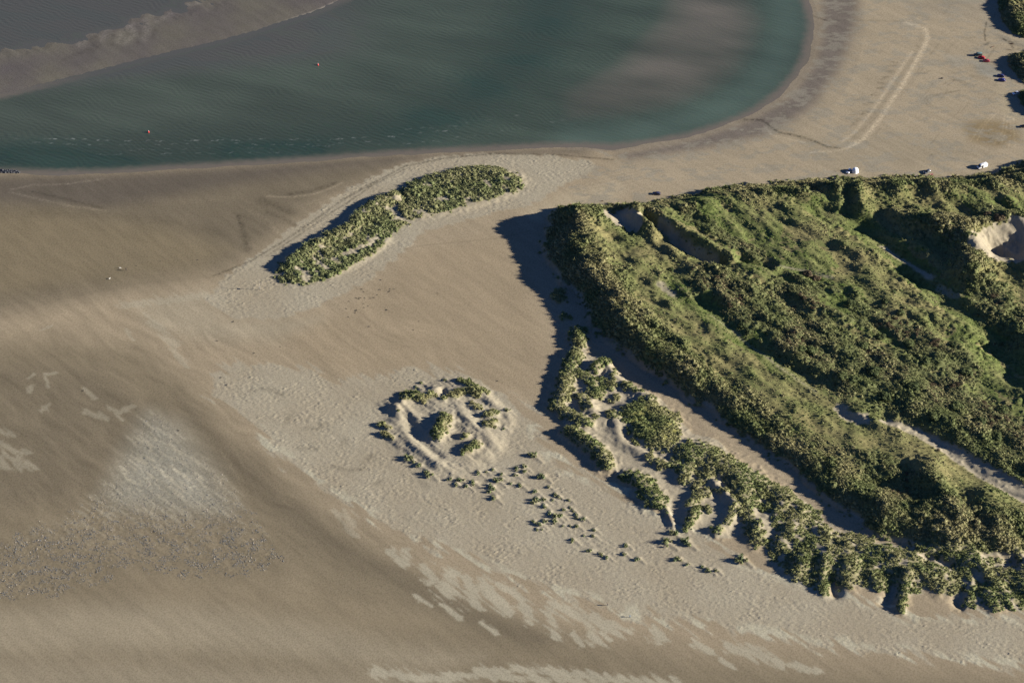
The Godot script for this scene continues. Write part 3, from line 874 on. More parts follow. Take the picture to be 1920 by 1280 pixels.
# broad tones of damp and dry sand, on the half-size grid
func _soft_colours() -> Array:
	var r := PackedFloat32Array()
	r.resize(HX * HZ)
	r.fill(0.272)
	var g := PackedFloat32Array()
	g.resize(HX * HZ)
	g.fill(0.212)
	var b := PackedFloat32Array()
	b.resize(HX * HZ)
	b.fill(0.149)
	var layers := [
		# damp flats at the lower left
		[[-200, 640, 120, 640, 260, 650, 360, 720, 430, 810, 520, 880, 620, 960, 720, 1030, 860, 1110, 1050, 1180, 1300, 1225, 1600, 1250, 2050, 1290, 2050, 1400, -200, 1400], Color(0.172, 0.136, 0.094), 0.9, 14.0],
		[[330, 740, 430, 830, 540, 930, 640, 1010, 760, 1080, 900, 1150, 1040, 1200, 1000, 1215, 860, 1160, 720, 1090, 600, 1040, 500, 960, 420, 880, 360, 800], Color(0.130, 0.103, 0.073), 0.88, 8.0],
		[[-200, 690, 60, 690, 180, 700, 300, 780, 240, 860, 150, 950, -200, 960], Color(0.142, 0.113, 0.081), 0.7, 12.0],
		[[250, 1080, 420, 1095, 560, 1070, 700, 1120, 850, 1180, 700, 1190, 500, 1160, 300, 1130], Color(0.210, 0.165, 0.114), 0.8, 10.0],
		[[-200, 1150, 0, 1148, 200, 1135, 380, 1140, 560, 1170, 760, 1215, 900, 1235, 800, 1260, 500, 1230, 200, 1225, -200, 1240], Color(0.258, 0.210, 0.152), 0.9, 10.0],
		[[-200, 1240, 300, 1245, 620, 1268, 900, 1282, 900, 1400, -200, 1400], Color(0.240, 0.195, 0.142), 0.8, 8.0],
		# upper left beach, getting wetter to the water
		[[-200, 330, 0, 335, 200, 330, 400, 320, 600, 306, 760, 292, 740, 320, 620, 372, 500, 460, 420, 510, 250, 540, 100, 570, -200, 620], Color(0.128, 0.103, 0.075), 0.9, 14.0],
		[[-200, 330, 200, 326, 420, 312, 640, 298, 900, 282, 1100, 276, 1100, 290, 860, 292, 640, 318, 420, 350, 200, 392, 0, 380, -200, 370], Color(0.098, 0.080, 0.066), 0.9, 8.0],
		[[-200, 400, 120, 400, 330, 430, 430, 470, 380, 510, 200, 530, -200, 580], Color(0.190, 0.147, 0.094), 0.6, 12.0],
		# right-hand beach
		[[1150, 300, 1280, 262, 1390, 228, 1480, 190, 1560, 110, 1620, 0, 1640, -60, 2050, -60, 2050, 320, 1600, 345, 1200, 372, 1090, 378], Color(0.284, 0.226, 0.162), 0.9, 9.0],
		[[1500, -60, 1540, 0, 1540, 60, 1525, 120, 1480, 180, 1400, 226, 1290, 262, 1160, 290, 1180, 300, 1320, 280, 1440, 255, 1520, 205, 1575, 130, 1605, 50, 1615, -60], Color(0.128, 0.105, 0.094), 0.92, 6.0],
		[[1640, -60, 1850, -60, 1860, 40, 1780, 40, 1700, 20], Color(0.25, 0.205, 0.155), 0.7, 8.0],
		[[1805, 235, 1850, 225, 1900, 235, 1915, 265, 1870, 278, 1820, 268], Color(0.185, 0.135, 0.078), 0.85, 4.0],
		[[1870, 165, 1890, 162, 1920, 225, 1890, 228, 1868, 200], Color(0.31, 0.25, 0.175), 0.8, 3.0],
		[[1825, 118, 1850, 120, 1890, 140, 1870, 150, 1835, 140], Color(0.215, 0.20, 0.175), 0.8, 3.0],
		[[1770, 105, 1800, 108, 1825, 120, 1800, 128, 1775, 120], Color(0.24, 0.215, 0.18), 0.6, 3.0],
		[[1500, 262, 1700, 250, 1850, 290, 1700, 310, 1540, 318], Color(0.245, 0.198, 0.143), 0.7, 8.0],
		# channel floor between the dunes
		[[760, 480, 860, 455, 960, 445, 985, 520, 1010, 590, 1030, 650, 1010, 740, 940, 735, 850, 690, 740, 695, 650, 705, 560, 680, 520, 630, 640, 590], Color(0.262, 0.201, 0.138), 0.9, 8.0],
		[[980, 400, 1060, 360, 1160, 345, 1160, 375, 1060, 392, 1000, 420], Color(0.33, 0.267, 0.19), 0.7, 6.0],
		[[250, 575, 380, 545, 430, 600, 600, 600, 520, 640, 380, 640, 290, 620], Color(0.30, 0.25, 0.185), 0.6, 8.0],
		[[280, 780, 330, 800, 400, 890, 430, 960, 330, 960, 220, 950, 200, 930, 240, 850], Color(0.240, 0.218, 0.180), 0.85, 12.0],
	]
	for l in layers:
		var f: float = l[3]
		var d := sdf(pts(l[0]), f)
		var c: Color = l[1]
		var s: float = l[2]
		for k in HX * HZ:
			var v := d[k]
			if v > -f:
				var m := sm(-f, f, v) * s
				r[k] += (c.r - r[k]) * m
				g[k] += (c.g - g[k]) * m
				b[k] += (c.b - b[k]) * m
	return [r, g, b]


func sand_material() -> StandardMaterial3D:
	var m := StandardMaterial3D.new()
	m.vertex_color_use_as_albedo = true
	m.roughness = 0.95
	m.metallic_specular = 0.2
	var n := noise(0.05, 5, 4)
	var im := Image.create(512, 512, false, Image.FORMAT_RGB8)
	var src := n.get_seamless_image(512, 512)
	for y in 512:
		for x in 512:
			var v := src.get_pixel(x, y).r
			var w := 0.86 + 0.24 * v + rng.randf_range(-0.03, 0.03)
			im.set_pixel(x, y, Color(w, w, w * 0.99))
	m.albedo_texture = ImageTexture.create_from_image(im)
	m.uv1_triplanar = true
	m.uv1_world_triplanar = true
	m.uv1_scale = Vector3.ONE / 33.0
	var bump := noise(0.09, 6, 4).get_seamless_image(512, 512)
	bump.bump_map_to_normal_map(6.0)
	m.normal_enabled = true
	m.normal_texture = ImageTexture.create_from_image(bump)
	m.normal_scale = 0.09
	return m


func _ground_meshes(colors: PackedColorArray) -> void:
	var normals := PackedVector3Array()
	normals.resize(NX * NZ)
	for j in NZ:
		for i in NX:
			var k := j * NX + i
			if zone[k] == 255:
				continue
			var l := height[k - 1] if i > 0 else height[k]
			var r := height[k + 1] if i < NX - 1 else height[k]
			var u := height[k - NX] if j > 0 else height[k]
			var d := height[k + NX] if j < NZ - 1 else height[k]
			normals[k] = Vector3(l - r, 2.0 * S, u - d).normalized()
	var mat := sand_material()
	var names := {
		0: ["beach", "broad bare sand beach and tidal flats around the dunes", "beach"],
		1: ["sand_dune", "large grass covered dune system filling the right side", "dune"],
		2: ["sand_dune", "long narrow island dune by the water with patchy grass", "dune"],
		3: ["sand_dune", "round low ring of bare dune ridges on pale sand", "dune"],
		4: ["sand_dune", "chain of broken foredunes with hollows along the big dune's seaward edge", "dune"],
		5: ["sand_bar", "brown wet sand bar across the channel at upper left", "sand bar"],
		6: ["shingle_bank", "fan shaped shingle bank on the flats at lower left", "shingle"],
		7: ["sand_dune", "grass covered dunes beside the parked cars at upper right", "dune"],
	}
	for zn in names:
		var verts := PackedVector3Array()
		var norms := PackedVector3Array()
		var cols := PackedColorArray()
		var idx := PackedInt32Array()
		var remap := PackedInt32Array()
		remap.resize(NX * NZ)
		remap.fill(-1)
		var corner := [0, 1, NX, NX + 1]
		var ids := [0, 0, 0, 0]
		for j in NZ - 1:
			for i in NX - 1:
				var k := j * NX + i
				if zone[k] != zn or zone[k + 1] == 255 or zone[k + NX] == 255 or zone[k + NX + 1] == 255:
					continue
				if zn == 0 and sea[k] > 6.0 and bar[k] < -6.0:
					continue
				for c in 4:
					var q: int = k + corner[c]
					if remap[q] < 0:
						remap[q] = verts.size()
						verts.append(Vector3(X0 + (q % NX) * S, height[q], Z0 + (q / NX) * S))
						norms.append(normals[q])
						cols.append(colors[q])
					ids[c] = remap[q]
				idx.append_array(PackedInt32Array([ids[0], ids[1], ids[2], ids[1], ids[3], ids[2]]))
		if verts.is_empty():
			continue
		var o := MeshInstance3D.new()
		o.mesh = array_mesh(verts, norms, cols, idx)
		o.material_override = mat
		o.name = numbered(names[zn][0])
		add_child(o, true)
		tag(o, names[zn][1], names[zn][2], "", "structure")


func array_mesh(verts: PackedVector3Array, norms: PackedVector3Array, cols: PackedColorArray, idx: PackedInt32Array) -> ArrayMesh:
	var arr := []
	arr.resize(Mesh.ARRAY_MAX)
	arr[Mesh.ARRAY_VERTEX] = verts
	arr[Mesh.ARRAY_NORMAL] = norms
	arr[Mesh.ARRAY_COLOR] = cols
	arr[Mesh.ARRAY_INDEX] = idx
	var m := ArrayMesh.new()
	m.add_surface_from_arrays(Mesh.PRIMITIVE_TRIANGLES, arr)
	return m


# ---------------------------------------------------------------- water

func _water() -> void:
	var shoal := full()    # sand close under the surface
	var flat := grown(sdf(pts([1060, 228, 1180, 222, 1250, 207, 1330, 180, 1390, 140, 1425, 85, 1436, 35, 1412, 0, 1385, -60, 1270, -60, 1230, 40, 1150, 120, 1050, 175]), 22.0))
	for k in NX * NZ:
		if flat[k] > -12.0:
			shoal[k] = sm(-6.0, 22.0, flat[k]) * 0.62 + sm(-4.0, 7.0, flat[k]) * 0.24
	var teal := full()
	stroke(teal, [1080, 256, 1180, 248, 1280, 232, 1360, 200, 1420, 160, 1462, 105, 1478, 50, 1462, -30], 14.0, 1.0, 0.0)
	var deep := full()
	stroke(deep, [-60, 285, 150, 285, 400, 272, 600, 262, 760, 240, 880, 190, 960, 130, 1020, 50, 1040, -40], 13.0, 1.0, 0.0, true, 26.0)
	stroke(deep, [-60, 302, 200, 302, 420, 290, 600, 278], 7.0, 0.6, 0.0)
	var foam := full()
	# broken crests where the ebb meets the bank: thin wandering lines
	for line in [[-10, 262, 860, 2.0, 0.75], [60, 268, 700, 3.0, 0.45], [180, 288, 560, 2.0, 0.28], [560, 276, 1060, 2.0, 0.35], [240, 280, 520, 3.0, 0.3], [760, 250, 1000, 4.0, 0.3]]:
		var px: float = line[0]
		var lift := 0.0
		while px < line[2]:
			var run := rng.randf_range(3, 15)
			lift = clampf(lift + rng.randf_range(-2.2, 2.2), -line[3], line[3])
			var drop := maxf(0.0, px - 560.0)
			var py: float = line[1] + lift - drop * drop * 0.00022
			stroke(foam, [px, py, px + run * 0.5, py + rng.randf_range(-1.2, 1.2), px + run, py + rng.randf_range(-1.5, 1.5)], 0.34, line[4] * rng.randf_range(0.1, 0.7))
			px += run * rng.randf_range(0.9, 4.5)
	var hgt := full()
	var warp := noise(1.0 / 28.0, 51, 2)
	var eddy := noise(1.0 / 60.0, 52, 3)
	var blot := noise(1.0 / 9.0, 53, 3)
	var cols := PackedColorArray()
	cols.resize(NX * NZ)
	for j in NZ:
		var z := Z0 + j * S
		for i in NX:
			var k := j * NX + i
			if zone[k] == 255:
				continue
			var w := minf(sea[k], -bar[k])
			if w < -3.0:
				continue
			var x := X0 + i * S
			var d := warp.get_noise_2d(x, z)
			var amp := sm(0.0, 14.0, w) * (0.55 + 0.45 * blot.get_noise_2d(x * 0.5, z * 0.5)) * (1.0 - 0.6 * shoal[k]) * (1.0 - 0.5 * clampf(teal[k], 0.0, 1.0))
			var ph := 6.0 * d
			var q := sin(-x * 0.75 + z * 2.2 + ph) + 0.8 * sin(-x * 1.25 + z * 1.9 - ph * 1.4 + 1.0) + 0.7 * sin(-x * 0.3 + z * 2.9 + ph * 0.7 + 2.0)
			hgt[k] = 0.03 + 0.062 * amp * q
			var e := eddy.get_noise_2d(x * 0.45 + z * 0.2, z * 1.6 - x * 0.5)
			var c := Color(0.045, 0.060, 0.044)
			c = c.lerp(Color(0.055, 0.066, 0.050), sm(-100.0, -320.0, x + 0.6 * z) * 0.7)
			c = c.lerp(Color(0.026, 0.042, 0.032), clampf(deep[k] * (0.75 + 0.9 * e), 0.0, 1.0))
			c = c.lerp(Color(0.098, 0.088, 0.071), clampf(shoal[k] * (0.8 + 0.4 * e), 0.0, 1.0))
			c = c.lerp(Color(0.062, 0.089, 0.070), clampf(teal[k], 0.0, 1.0) * 0.85)
			c = c * (1.0 + 0.28 * e + 0.05 * q * amp)
			# clear shallows over sand at the edge
			var edge := 1.0 - sm(0.0, 7.0, w + 1.2 * blot.get_noise_2d(x, z * 2.0))
			c = c.lerp(Color(0.128, 0.106, 0.084), edge * 0.85)
			# far side: grey water round the bar
			var top := sm(16.0, 40.0, -x * 0.18 - z - 238.0)
			c = c.lerp(Color(0.064, 0.066, 0.058), clampf(top, 0.0, 1.0) * 0.9 * sm(-60.0, -130.0, x))
			c = c.lerp(Color(0.34, 0.36, 0.34), clampf(foam[k], 0.0, 1.0) * clampf(0.5 + 1.3 * blot.get_noise_2d(x * 3.0, z * 3.0), 0.0, 1.0))
			c.a = 1.0
			cols[k] = c
	var verts := PackedVector3Array()
	var norms := PackedVector3Array()
	var cc := PackedColorArray()
	var idx := PackedInt32Array()
	var remap := PackedInt32Array()
	remap.resize(NX * NZ)
	remap.fill(-1)
	var corner := [0, 1, NX, NX + 1]
	var ids := [0, 0, 0, 0]
	for j in range(1, NZ - 2):
		for i in range(1, NX - 2):
			var k := j * NX + i
			if zone[k] == 255 or zone[k + 1] == 255 or zone[k + NX] == 255 or zone[k + NX + 1] == 255:
				continue
			if minf(sea[k], -bar[k]) < -2.0:
				continue
			for c in 4:
				var q: int = k + corner[c]
				if remap[q] < 0:
					remap[q] = verts.size()
					verts.append(Vector3(X0 + (q % NX) * S, hgt[q], Z0 + (q / NX) * S))
					norms.append(Vector3(hgt[q - 1] - hgt[q + 1], 2.0 * S, hgt[q - NX] - hgt[q + NX]).normalized())
					cc.append(cols[q])
				ids[c] = remap[q]
			idx.append_array(PackedInt32Array([ids[0], ids[1], ids[2], ids[1], ids[3], ids[2]]))
	var m := StandardMaterial3D.new()
	m.vertex_color_use_as_albedo = true
	m.roughness = 0.22
	m.metallic_specular = 0.38
	var bump := noise(0.06, 61, 3).get_seamless_image(512, 512)
	bump.bump_map_to_normal_map(5.0)
	m.normal_enabled = true
	m.normal_texture = ImageTexture.create_from_image(bump)
	m.normal_scale = 0.25
	m.uv1_triplanar = true
	m.uv1_world_triplanar = true
	m.uv1_scale = Vector3(1.0 / 14.0, 1.0 / 14.0, 1.0 / 24.0)
	var o := MeshInstance3D.new()
	o.mesh = array_mesh(verts, norms, cc, idx)
	o.material_override = m
	o.name = numbered("water")
	add_child(o, true)
	tag(o, "grey green tidal channel with fine wind ripples and foam lines", "water", "", "structure")


func _outer_ground() -> void:
	# the country beyond the frame, out to the horizon
	var g := PlaneMesh.new()
	g.size = Vector2(14000, 9000)
	var o := part(numbered("ground"), g, plain(Color(0.235, 0.188, 0.13), 0.95), self, Vector3(0, -1.0, 3800))
	tag(o, "sand country stretching away beyond the flats to the horizon", "ground", "", "structure")
	var w := PlaneMesh.new()
	w.size = Vector2(14000, 5000)
	var s := part(numbered("sea"), w, plain(Color(0.065, 0.08, 0.066), 0.25), self, Vector3(0, -0.96, -2750))
	tag(s, "open estuary water beyond the channel reaching to the horizon", "sea", "", "structure")


# ---------------------------------------------------------------- plants

# one tussock of unit radius: a ragged dome with blades arching out of it
func tussock_mesh(sd: int, blades: int, rise: float, spiky: float) -> ArrayMesh:
	var r := RandomNumberGenerator.new()
	r.seed = sd
	var st := SurfaceTool.new()
	st.begin(Mesh.PRIMITIVE_TRIANGLES)
	var rings := []
	var segs := 8
	for q in 4:
		var row := []
		var e := q / 3.0 * PI * 0.5
		for k in segs:
			var a := TAU * (k + 0.5 * q) / segs
			var rad := (0.72 + r.randf_range(-0.24, 0.2))
			row.append(Vector3(cos(a) * cos(e) * rad, sin(e) * rise * rad * 1.15 - 0.12, sin(a) * cos(e) * rad))
		rings.append(row)
	for q in 3:
		for k in segs:
			var tone := r.randf_range(0.8, 1.15)
			st.set_color(Color(tone, tone, tone))
			var a: Vector3 = rings[q][k]
			var b: Vector3 = rings[q][(k + 1) % segs]
			var c: Vector3 = rings[q + 1][k]
			var d: Vector3 = rings[q + 1][(k + 1) % segs]
			for p in [a, c, b, b, c, d]:
				st.add_vertex(p)
	for k in blades:
		var a := r.randf() * TAU
		var e := r.randf_range(0.15, 1.45)
		var dir := Vector3(cos(a) * cos(e), sin(e) * rise, sin(a) * cos(e))
		var side := Vector3(-sin(a), 0, cos(a)) * r.randf_range(0.05, 0.11)
		var from := dir * 0.55
		var tip := dir * r.randf_range(0.95, 1.0 + spiky) + Vector3(r.randf_range(-0.15, 0.15), r.randf_range(-0.05, 0.12), r.randf_range(-0.15, 0.15))
		var tone := r.randf_range(0.75, 1.35)
		st.set_color(Color(tone, tone, tone * 0.95))
		st.add_vertex(from - side)
		st.add_vertex(tip)
		st.add_vertex(from + side)
	st.generate_normals()
	return st.commit()


# a bush of unit radius: lumpy crown of many small leaf clumps round short stems
func bush_mesh(sd: int, leaves: int) -> ArrayMesh:
	var r := RandomNumberGenerator.new()
	r.seed = sd
	var st := SurfaceTool.new()
	st.begin(Mesh.PRIMITIVE_TRIANGLES)
	var lobes := []
	for k in 7:
		var a := TAU * k / 7.0 + r.randf_range(-0.3, 0.3)
		var d := r.randf_range(0.25, 0.6)
		lobes.append([Vector3(cos(a) * d, r.randf_range(0.15, 0.45), sin(a) * d), r.randf_range(0.3, 0.45)])
	lobes.append([Vector3(0, 0.45, 0), 0.42])
	for l in lobes:
		for k in leaves:
			var v := Vector3(r.randfn(), r.randfn() * 0.9 + 0.35, r.randfn()).normalized()
			var p: Vector3 = l[0] + v * l[1] * r.randf_range(0.72, 1.08)
			if p.y < -0.05:
				continue
			var t := v.cross(Vector3(r.randfn(), r.randfn(), r.randfn())).normalized()
			var b := v.cross(t)
			var w: float = r.randf_range(0.07, 0.15)
			var tone := r.randf_range(0.7, 1.3)
			st.set_color(Color(tone, tone, tone * 0.95))
			var up := v * r.randf_range(-0.05, 0.09)
			st.add_vertex(p - t * w - b * w * 0.6)
			st.add_vertex(p + b * w + up)
			st.add_vertex(p + t * w - b * w * 0.6)
	st.generate_normals()
	return st.commit()


func leaf_material(c := Color.WHITE) -> StandardMaterial3D:
	var m := StandardMaterial3D.new()
	m.albedo_color = c.linear_to_srgb()
	m.vertex_color_use_as_albedo = true
	m.roughness = 0.75
	m.metallic_specular = 0.25
	m.cull_mode = BaseMaterial3D.CULL_DISABLED
	m.backlight_enabled = true
	m.backlight = Color(0.25, 0.25, 0.12)
	return m


func scatter(buffer: PackedFloat32Array, p: Vector3, turn: float, w: float, h: float, c: Color, lean := Vector2.ZERO) -> void:
	var cs := cos(turn)
	var sn := sin(turn)
	buffer.append_array(PackedFloat32Array([cs * w, lean.x * h, sn * w, p.x, 0.0, h, 0.0, p.y, -sn * w, lean.y * h, cs * w, p.z, c.r, c.g, c.b, 1.0]))


func mass(called: String, label: String, category: String, mesh: Mesh, mat: Material, buffer: PackedFloat32Array) -> void:
	if buffer.is_empty():
		return
	var mm := MultiMesh.new()
	mm.transform_format = MultiMesh.TRANSFORM_3D
	mm.use_colors = true
	mm.mesh = mesh
	mm.instance_count = buffer.size() / 16
	mm.buffer = buffer
	var o := MultiMeshInstance3D.new()
	o.multimesh = mm
	o.material_override = mat
	o.name = numbered(called)
	add_child(o, true)
	tag(o, label, category, "", "stuff")


func _plants() -> void:
	var tone := noise(1.0 / 30.0, 71, 3)
	var speck := noise(1.0 / 5.0, 72, 2)
	var buf := {}
	for key in ["m0", "m1", "m2", "m3", "i", "c", "r", "t", "s0", "s1", "g"]:
		buf[key] = PackedFloat32Array()
	var step := 0.9
	var nx := int(NX * S / step)
	var nz := int(NZ * S / step)
	for j in nz:
		for i in nx:
			var x := X0 + (i + rng.randf()) * step
			var z := Z0 + (j + rng.randf()) * step
			var k := at_cell(x, z)
			var zn := zone[k]
			if zn == 255 or cover[k] < 0.2 or rng.randf() > cover[k] * 1.1:
				continue
			var half := 310.0 - 0.1767 * (z + 307.0)
			if absf(x) > half + 18.0:
				continue
			var y := ground(x, z)
			var t := tone.get_noise_2d(x, z)
			var s := speck.get_noise_2d(x, z)
			var kd := kind_of[k]
			var v := rng.randf_range(0.84, 1.16) * (1.0 + 0.22 * s)
			var den := dens[k]
			if kd == 1:
				# turf: a few low tufts
				if rng.randf() > 0.42 + 0.5 * s:
					continue
				var g := Color(0.085, 0.118, 0.030).lerp(Color(0.15, 0.145, 0.065), clampf(0.4 + 1.2 * t, 0.0, 1.0)) * v
				var w := rng.randf_range(0.4, 0.8)
				if rng.randf() < 0.12:
					w *= 1.6
				scatter(buf.g, Vector3(x, y - 0.05, z), rng.randf() * TAU, w, w * rng.randf_range(0.3, 0.6), g)
				continue
			if kd == 2 and rng.randf() < 0.30 + 0.25 * s:
				var g := Color(0.105, 0.125, 0.046).lerp(Color(0.145, 0.142, 0.066), clampf(0.5 + t, 0.0, 1.0)) * v
				if t > 0.3 and s > 0.1:
					g = Color(0.10, 0.076, 0.045) * v
				var w := rng.randf_range(0.5, 1.0) * (1.0 + 0.6 * maxf(0.0, t))
				if rng.randf() < 0.10:
					w *= 1.5
				scatter(buf["s%d" % (rng.randi() % 2)], Vector3(x, y - 0.1, z), rng.randf() * TAU, w, w * rng.randf_range(0.5, 0.8), g)
				continue
			if zn == 1 and rng.randf() > 0.28 + den * 0.5:
				continue
			if zn != 1 and rng.randf() > 0.66:
				continue
			var g := Color(0.165, 0.167, 0.070).lerp(Color(0.215, 0.195, 0.095), clampf(0.5 + 1.1 * t, 0.0, 1.0)).lerp(Color(0.110, 0.132, 0.048), clampf(0.25 - 1.5 * t + 0.5 * s, 0.0, 0.8)) * v
			var w := rng.randf_range(0.35, 0.92) * (0.58 + 0.98 * den * den)
			if rng.randf() < 0.17:
				w *= 1.7
			var hh := w * rng.randf_range(0.6, 1.0)
			var p := Vector3(x, y - 0.06, z)
			if zn == 1:
				scatter(buf["m%d" % (rng.randi() % 4)], p, rng.randf() * TAU, w, hh, g)
			elif zn == 2:
				scatter(buf.i, p, rng.randf() * TAU, w * 1.05, hh * 0.9, g.lerp(Color(0.150, 0.168, 0.078) * v, 0.5))
			elif zn == 3:
				scatter(buf.r, p, rng.randf() * TAU, w * 0.8, hh * 0.8, g)
			elif zn == 7:
				scatter(buf.t, p, rng.randf() * TAU, w, hh, g)
			else:
				scatter(buf.c, p, rng.randf() * TAU, w * 0.80, hh * 0.75, (g * 1.12).lerp(Color(0.135, 0.158, 0.062) * v, 0.35))
	var mat := leaf_material()
	for q in 4:
		mass("dune_grass", ["straw and olive marram grass covering the large dune", "rough marram tussocks mixed through the large dune's slopes", "pale marram clumps along the crests of the large dune", "dense marram on the shaded western flank of the large dune"][q], "dune grass", tussock_mesh(100 + q, 34, 0.9, 0.35), mat, buf["m%d" % q])
	mass("dune_grass", "patchy green marram grass on the long island dune", "dune grass", tussock_mesh(110, 40, 0.9, 0.4), mat, buf.i)
	mass("dune_grass", "green marram on the broken foredune chain", "dune grass", tussock_mesh(111, 40, 0.9, 0.4), mat, buf.c)
	mass("dune_grass", "grass clumps on the ridges of the round ring dune", "dune grass", tussock_mesh(112, 40, 0.9, 0.4), mat, buf.r)
	mass("dune_grass", "marram covering the dunes beside the car park at upper right", "dune grass", tussock_mesh(113, 36, 0.9, 0.4), mat, buf.t)
	mass("turf", "short bright green turf in the hollows of the large dune", "grass", tussock_mesh(114, 30, 0.8, 0.3), mat, buf.g)
	for q in 2:
		mass("scrub", ["low dark green scrub over the middle of the large dune", "rounded scrub bushes massed between the green hollows"][q], "scrub", bush_mesh(120 + q, 26), mat, buf["s%d" % q])


func _tufts() -> void:
	var meshes := []
	for q in 5:
		meshes.append(tussock_mesh(200 + q, 60, 0.95, 0.7))
	var mats := [leaf_material(Color(0.17, 0.185, 0.085)), leaf_material(Color(0.195, 0.195, 0.105)), leaf_material(Color(0.15, 0.178, 0.09))]
	var n := 0
	for q in tuft_list():
		var p := spot(q[0], q[1])
		var w: float = q[2] * 1.2
		var o := Node3D.new()
		o.name = numbered("grass_tussock")
		add_child(o, true)
		o.position = p
		o.rotation.y = rng.randf() * TAU
		for c in (5 if w > 1.7 else 4 if w > 1.1 else 3):
			var a := rng.randf() * TAU
			var at := Vector3(cos(a), 0, sin(a)) * w * (0.0 if c == 0 else rng.randf_range(0.45, 1.15))
			var cl := part("grass_clump", meshes[(n + c) % 5], mats[(n + c) % 3], o, at, Vector3(0, rng.randf() * TAU, 0))
			var sc := w * (0.68 if c == 0 else rng.randf_range(0.28, 0.55))
			cl.scale = Vector3(sc, sc * rng.randf_range(0.9, 1.2), sc)
		var x: float = q[0]
		var y: float = q[1]
		var named: Array = tuft_name(x, y, q[2])
		tag(o, named[0], "grass tussock", named[1])
		n += 1


func tuft_name(x: float, y: float, w: float) -> Array:
	var size := "large" if w >= 1.7 else "medium" if w >= 1.15 else "small"
	var where := ""
	var group := "grass tussocks scattered below the ring dune"
	if x < 900 or y < 860 and x < 960:
		group = "grass tussocks on the ring dune"
		where = "on the south-west foot of the ring dune" if y > 855 else "on the north rim of the ring dune" if y < 780 and x < 900 else "on the east rim of the ring dune"
		if x < 780 and y > 855:
			where = "at the west foot of the ring dune, outermost"
		elif x >= 840 and y > 855:
			where = "at the south tip of the ring dune" if y < 904 else "just below the south tip of the ring dune"
	elif x > 1230:
		group = "grass tussocks below the foredune chain"
		where = "on a sandy mound against the foredune chain" if y < 1020 else "on open sand further below the foredune chain"
		if x > 1350:
			where = "alone on the sand left of the foredune front"
		elif x > 1300:
			where = "in the low row on sand below the foredunes"
	elif y > 1018:
		group = "grass tussocks on the open beach"
		where = "in the lowest straggling line on the open beach" if x < 1150 else "right of the lowest line on the open beach"
	else:
		var row := "top row" if y < 900 else "upper row" if y < 930 else "middle row" if y < 955 else "lower row" if y < 980 else "bottom row"
		var col := "left" if x < 960 else "left centre" if x < 1010 else "centre" if x < 1048 else "right" if x < 1085 else "far right"
		where = "%s %s of the tussock field below the ring dune" % [row, col]
	return ["%s green grass tussock %s" % [size, where], group]


func _shrubs() -> void:
	var meshes := [bush_mesh(301, 60), bush_mesh(302, 60), bush_mesh(303, 60)]
	var mats := [leaf_material(Color(0.060, 0.076, 0.030)), leaf_material(Color(0.09, 0.108, 0.042)), leaf_material(Color(0.10, 0.075, 0.045))]
	var spots := [
		[1259, 506, 2.2, 0, "lone dark round shrub on the pale slope below the blowout trench"], [1322, 380, 2.4, 0, "dark shrub near the north crest beside the top beach edge"],
		[1392, 610, 3.2, 0, "big dark shrub beside the green hollow, upstream end of the footpath"], [1405, 622, 2.6, 1, "green shrub touching the big dark shrub by the footpath"],
		[1515, 515, 3.6, 2, "wide brown shrub patch in the turf left of centre"], [1530, 522, 3.0, 2, "brown shrub adjoining the wide brown patch"],
		[1595, 570, 3.4, 0, "very dark shrub in the middle of the scrub slope"], [1660, 566, 2.4, 0, "dark shrub above the second green valley"],
		[1675, 548, 2.2, 0, "small dark shrub uphill of the second green valley"], [1690, 586, 2.8, 1, "olive shrub on the turf of the second green valley"],
		[1875, 410, 4.2, 2, "broad brown shrub mass above the sand blowout at right"], [1855, 404, 3.4, 2, "brown shrub on the left end of the broad brown mass"],
		[1502, 656, 4.0, 1, "rounded green bush on the right of the footpath, upper one"], [1522, 658, 4.0, 1, "rounded green bush next to its twin by the footpath"],
		[1640, 696, 4.4, 0, "very dark bush in the deepest part of the scrub"], [1600, 713, 4.2, 1, "rounded olive bush just below the darkest bush"],
		[1580, 706, 3.6, 1, "olive bush left of the rounded one near the footpath"], [1815, 698, 4.0, 1, "round bush at the edge of the second valley, right side"],
		[1790, 650, 3.0, 0, "dark narrow bush on the turf of the second valley"], [1652, 633, 3.8, 0, "dark bush along the upper scrub edge"],
		[1620, 648, 3.6, 1, "green bush along the upper scrub edge"], [1705, 646, 3.8, 1, "green bush midway along the upper scrub edge"],
		[1735, 678, 4.2, 1, "large green bush in the right half of the scrub"], [1715, 726, 4.0, 0, "dark bush above the sandy track"],
		[1660, 746, 4.4, 0, "very dark bush bank above the start of the sandy track"], [1752, 782, 3.8, 1, "olive bush standing right above the sandy track"],
		[1795, 762, 4.0, 1, "big olive bush in the right scrub above the track bend"], [1840, 792, 4.0, 0, "dark bush above the wide end of the sandy track"],
		[1870, 820, 3.6, 1, "olive bush close to the wide end of the sandy track"], [1880, 770, 4.0, 1, "olive bush at the right edge of the scrub"],
	]
	var n := 0
	for q in spots:
		var p := spot(q[0], q[1])
		var o := part(numbered("shrub"), meshes[n % 3], mats[q[3]], self, p - Vector3(0, 0.2, 0), Vector3(0, rng.randf() * TAU, 0))
		var w: float = q[2]
		o.scale = Vector3(w, w * 0.62, w)
		tag(o, q[4], "shrub", "separate shrubs in the large dune")
		n += 1


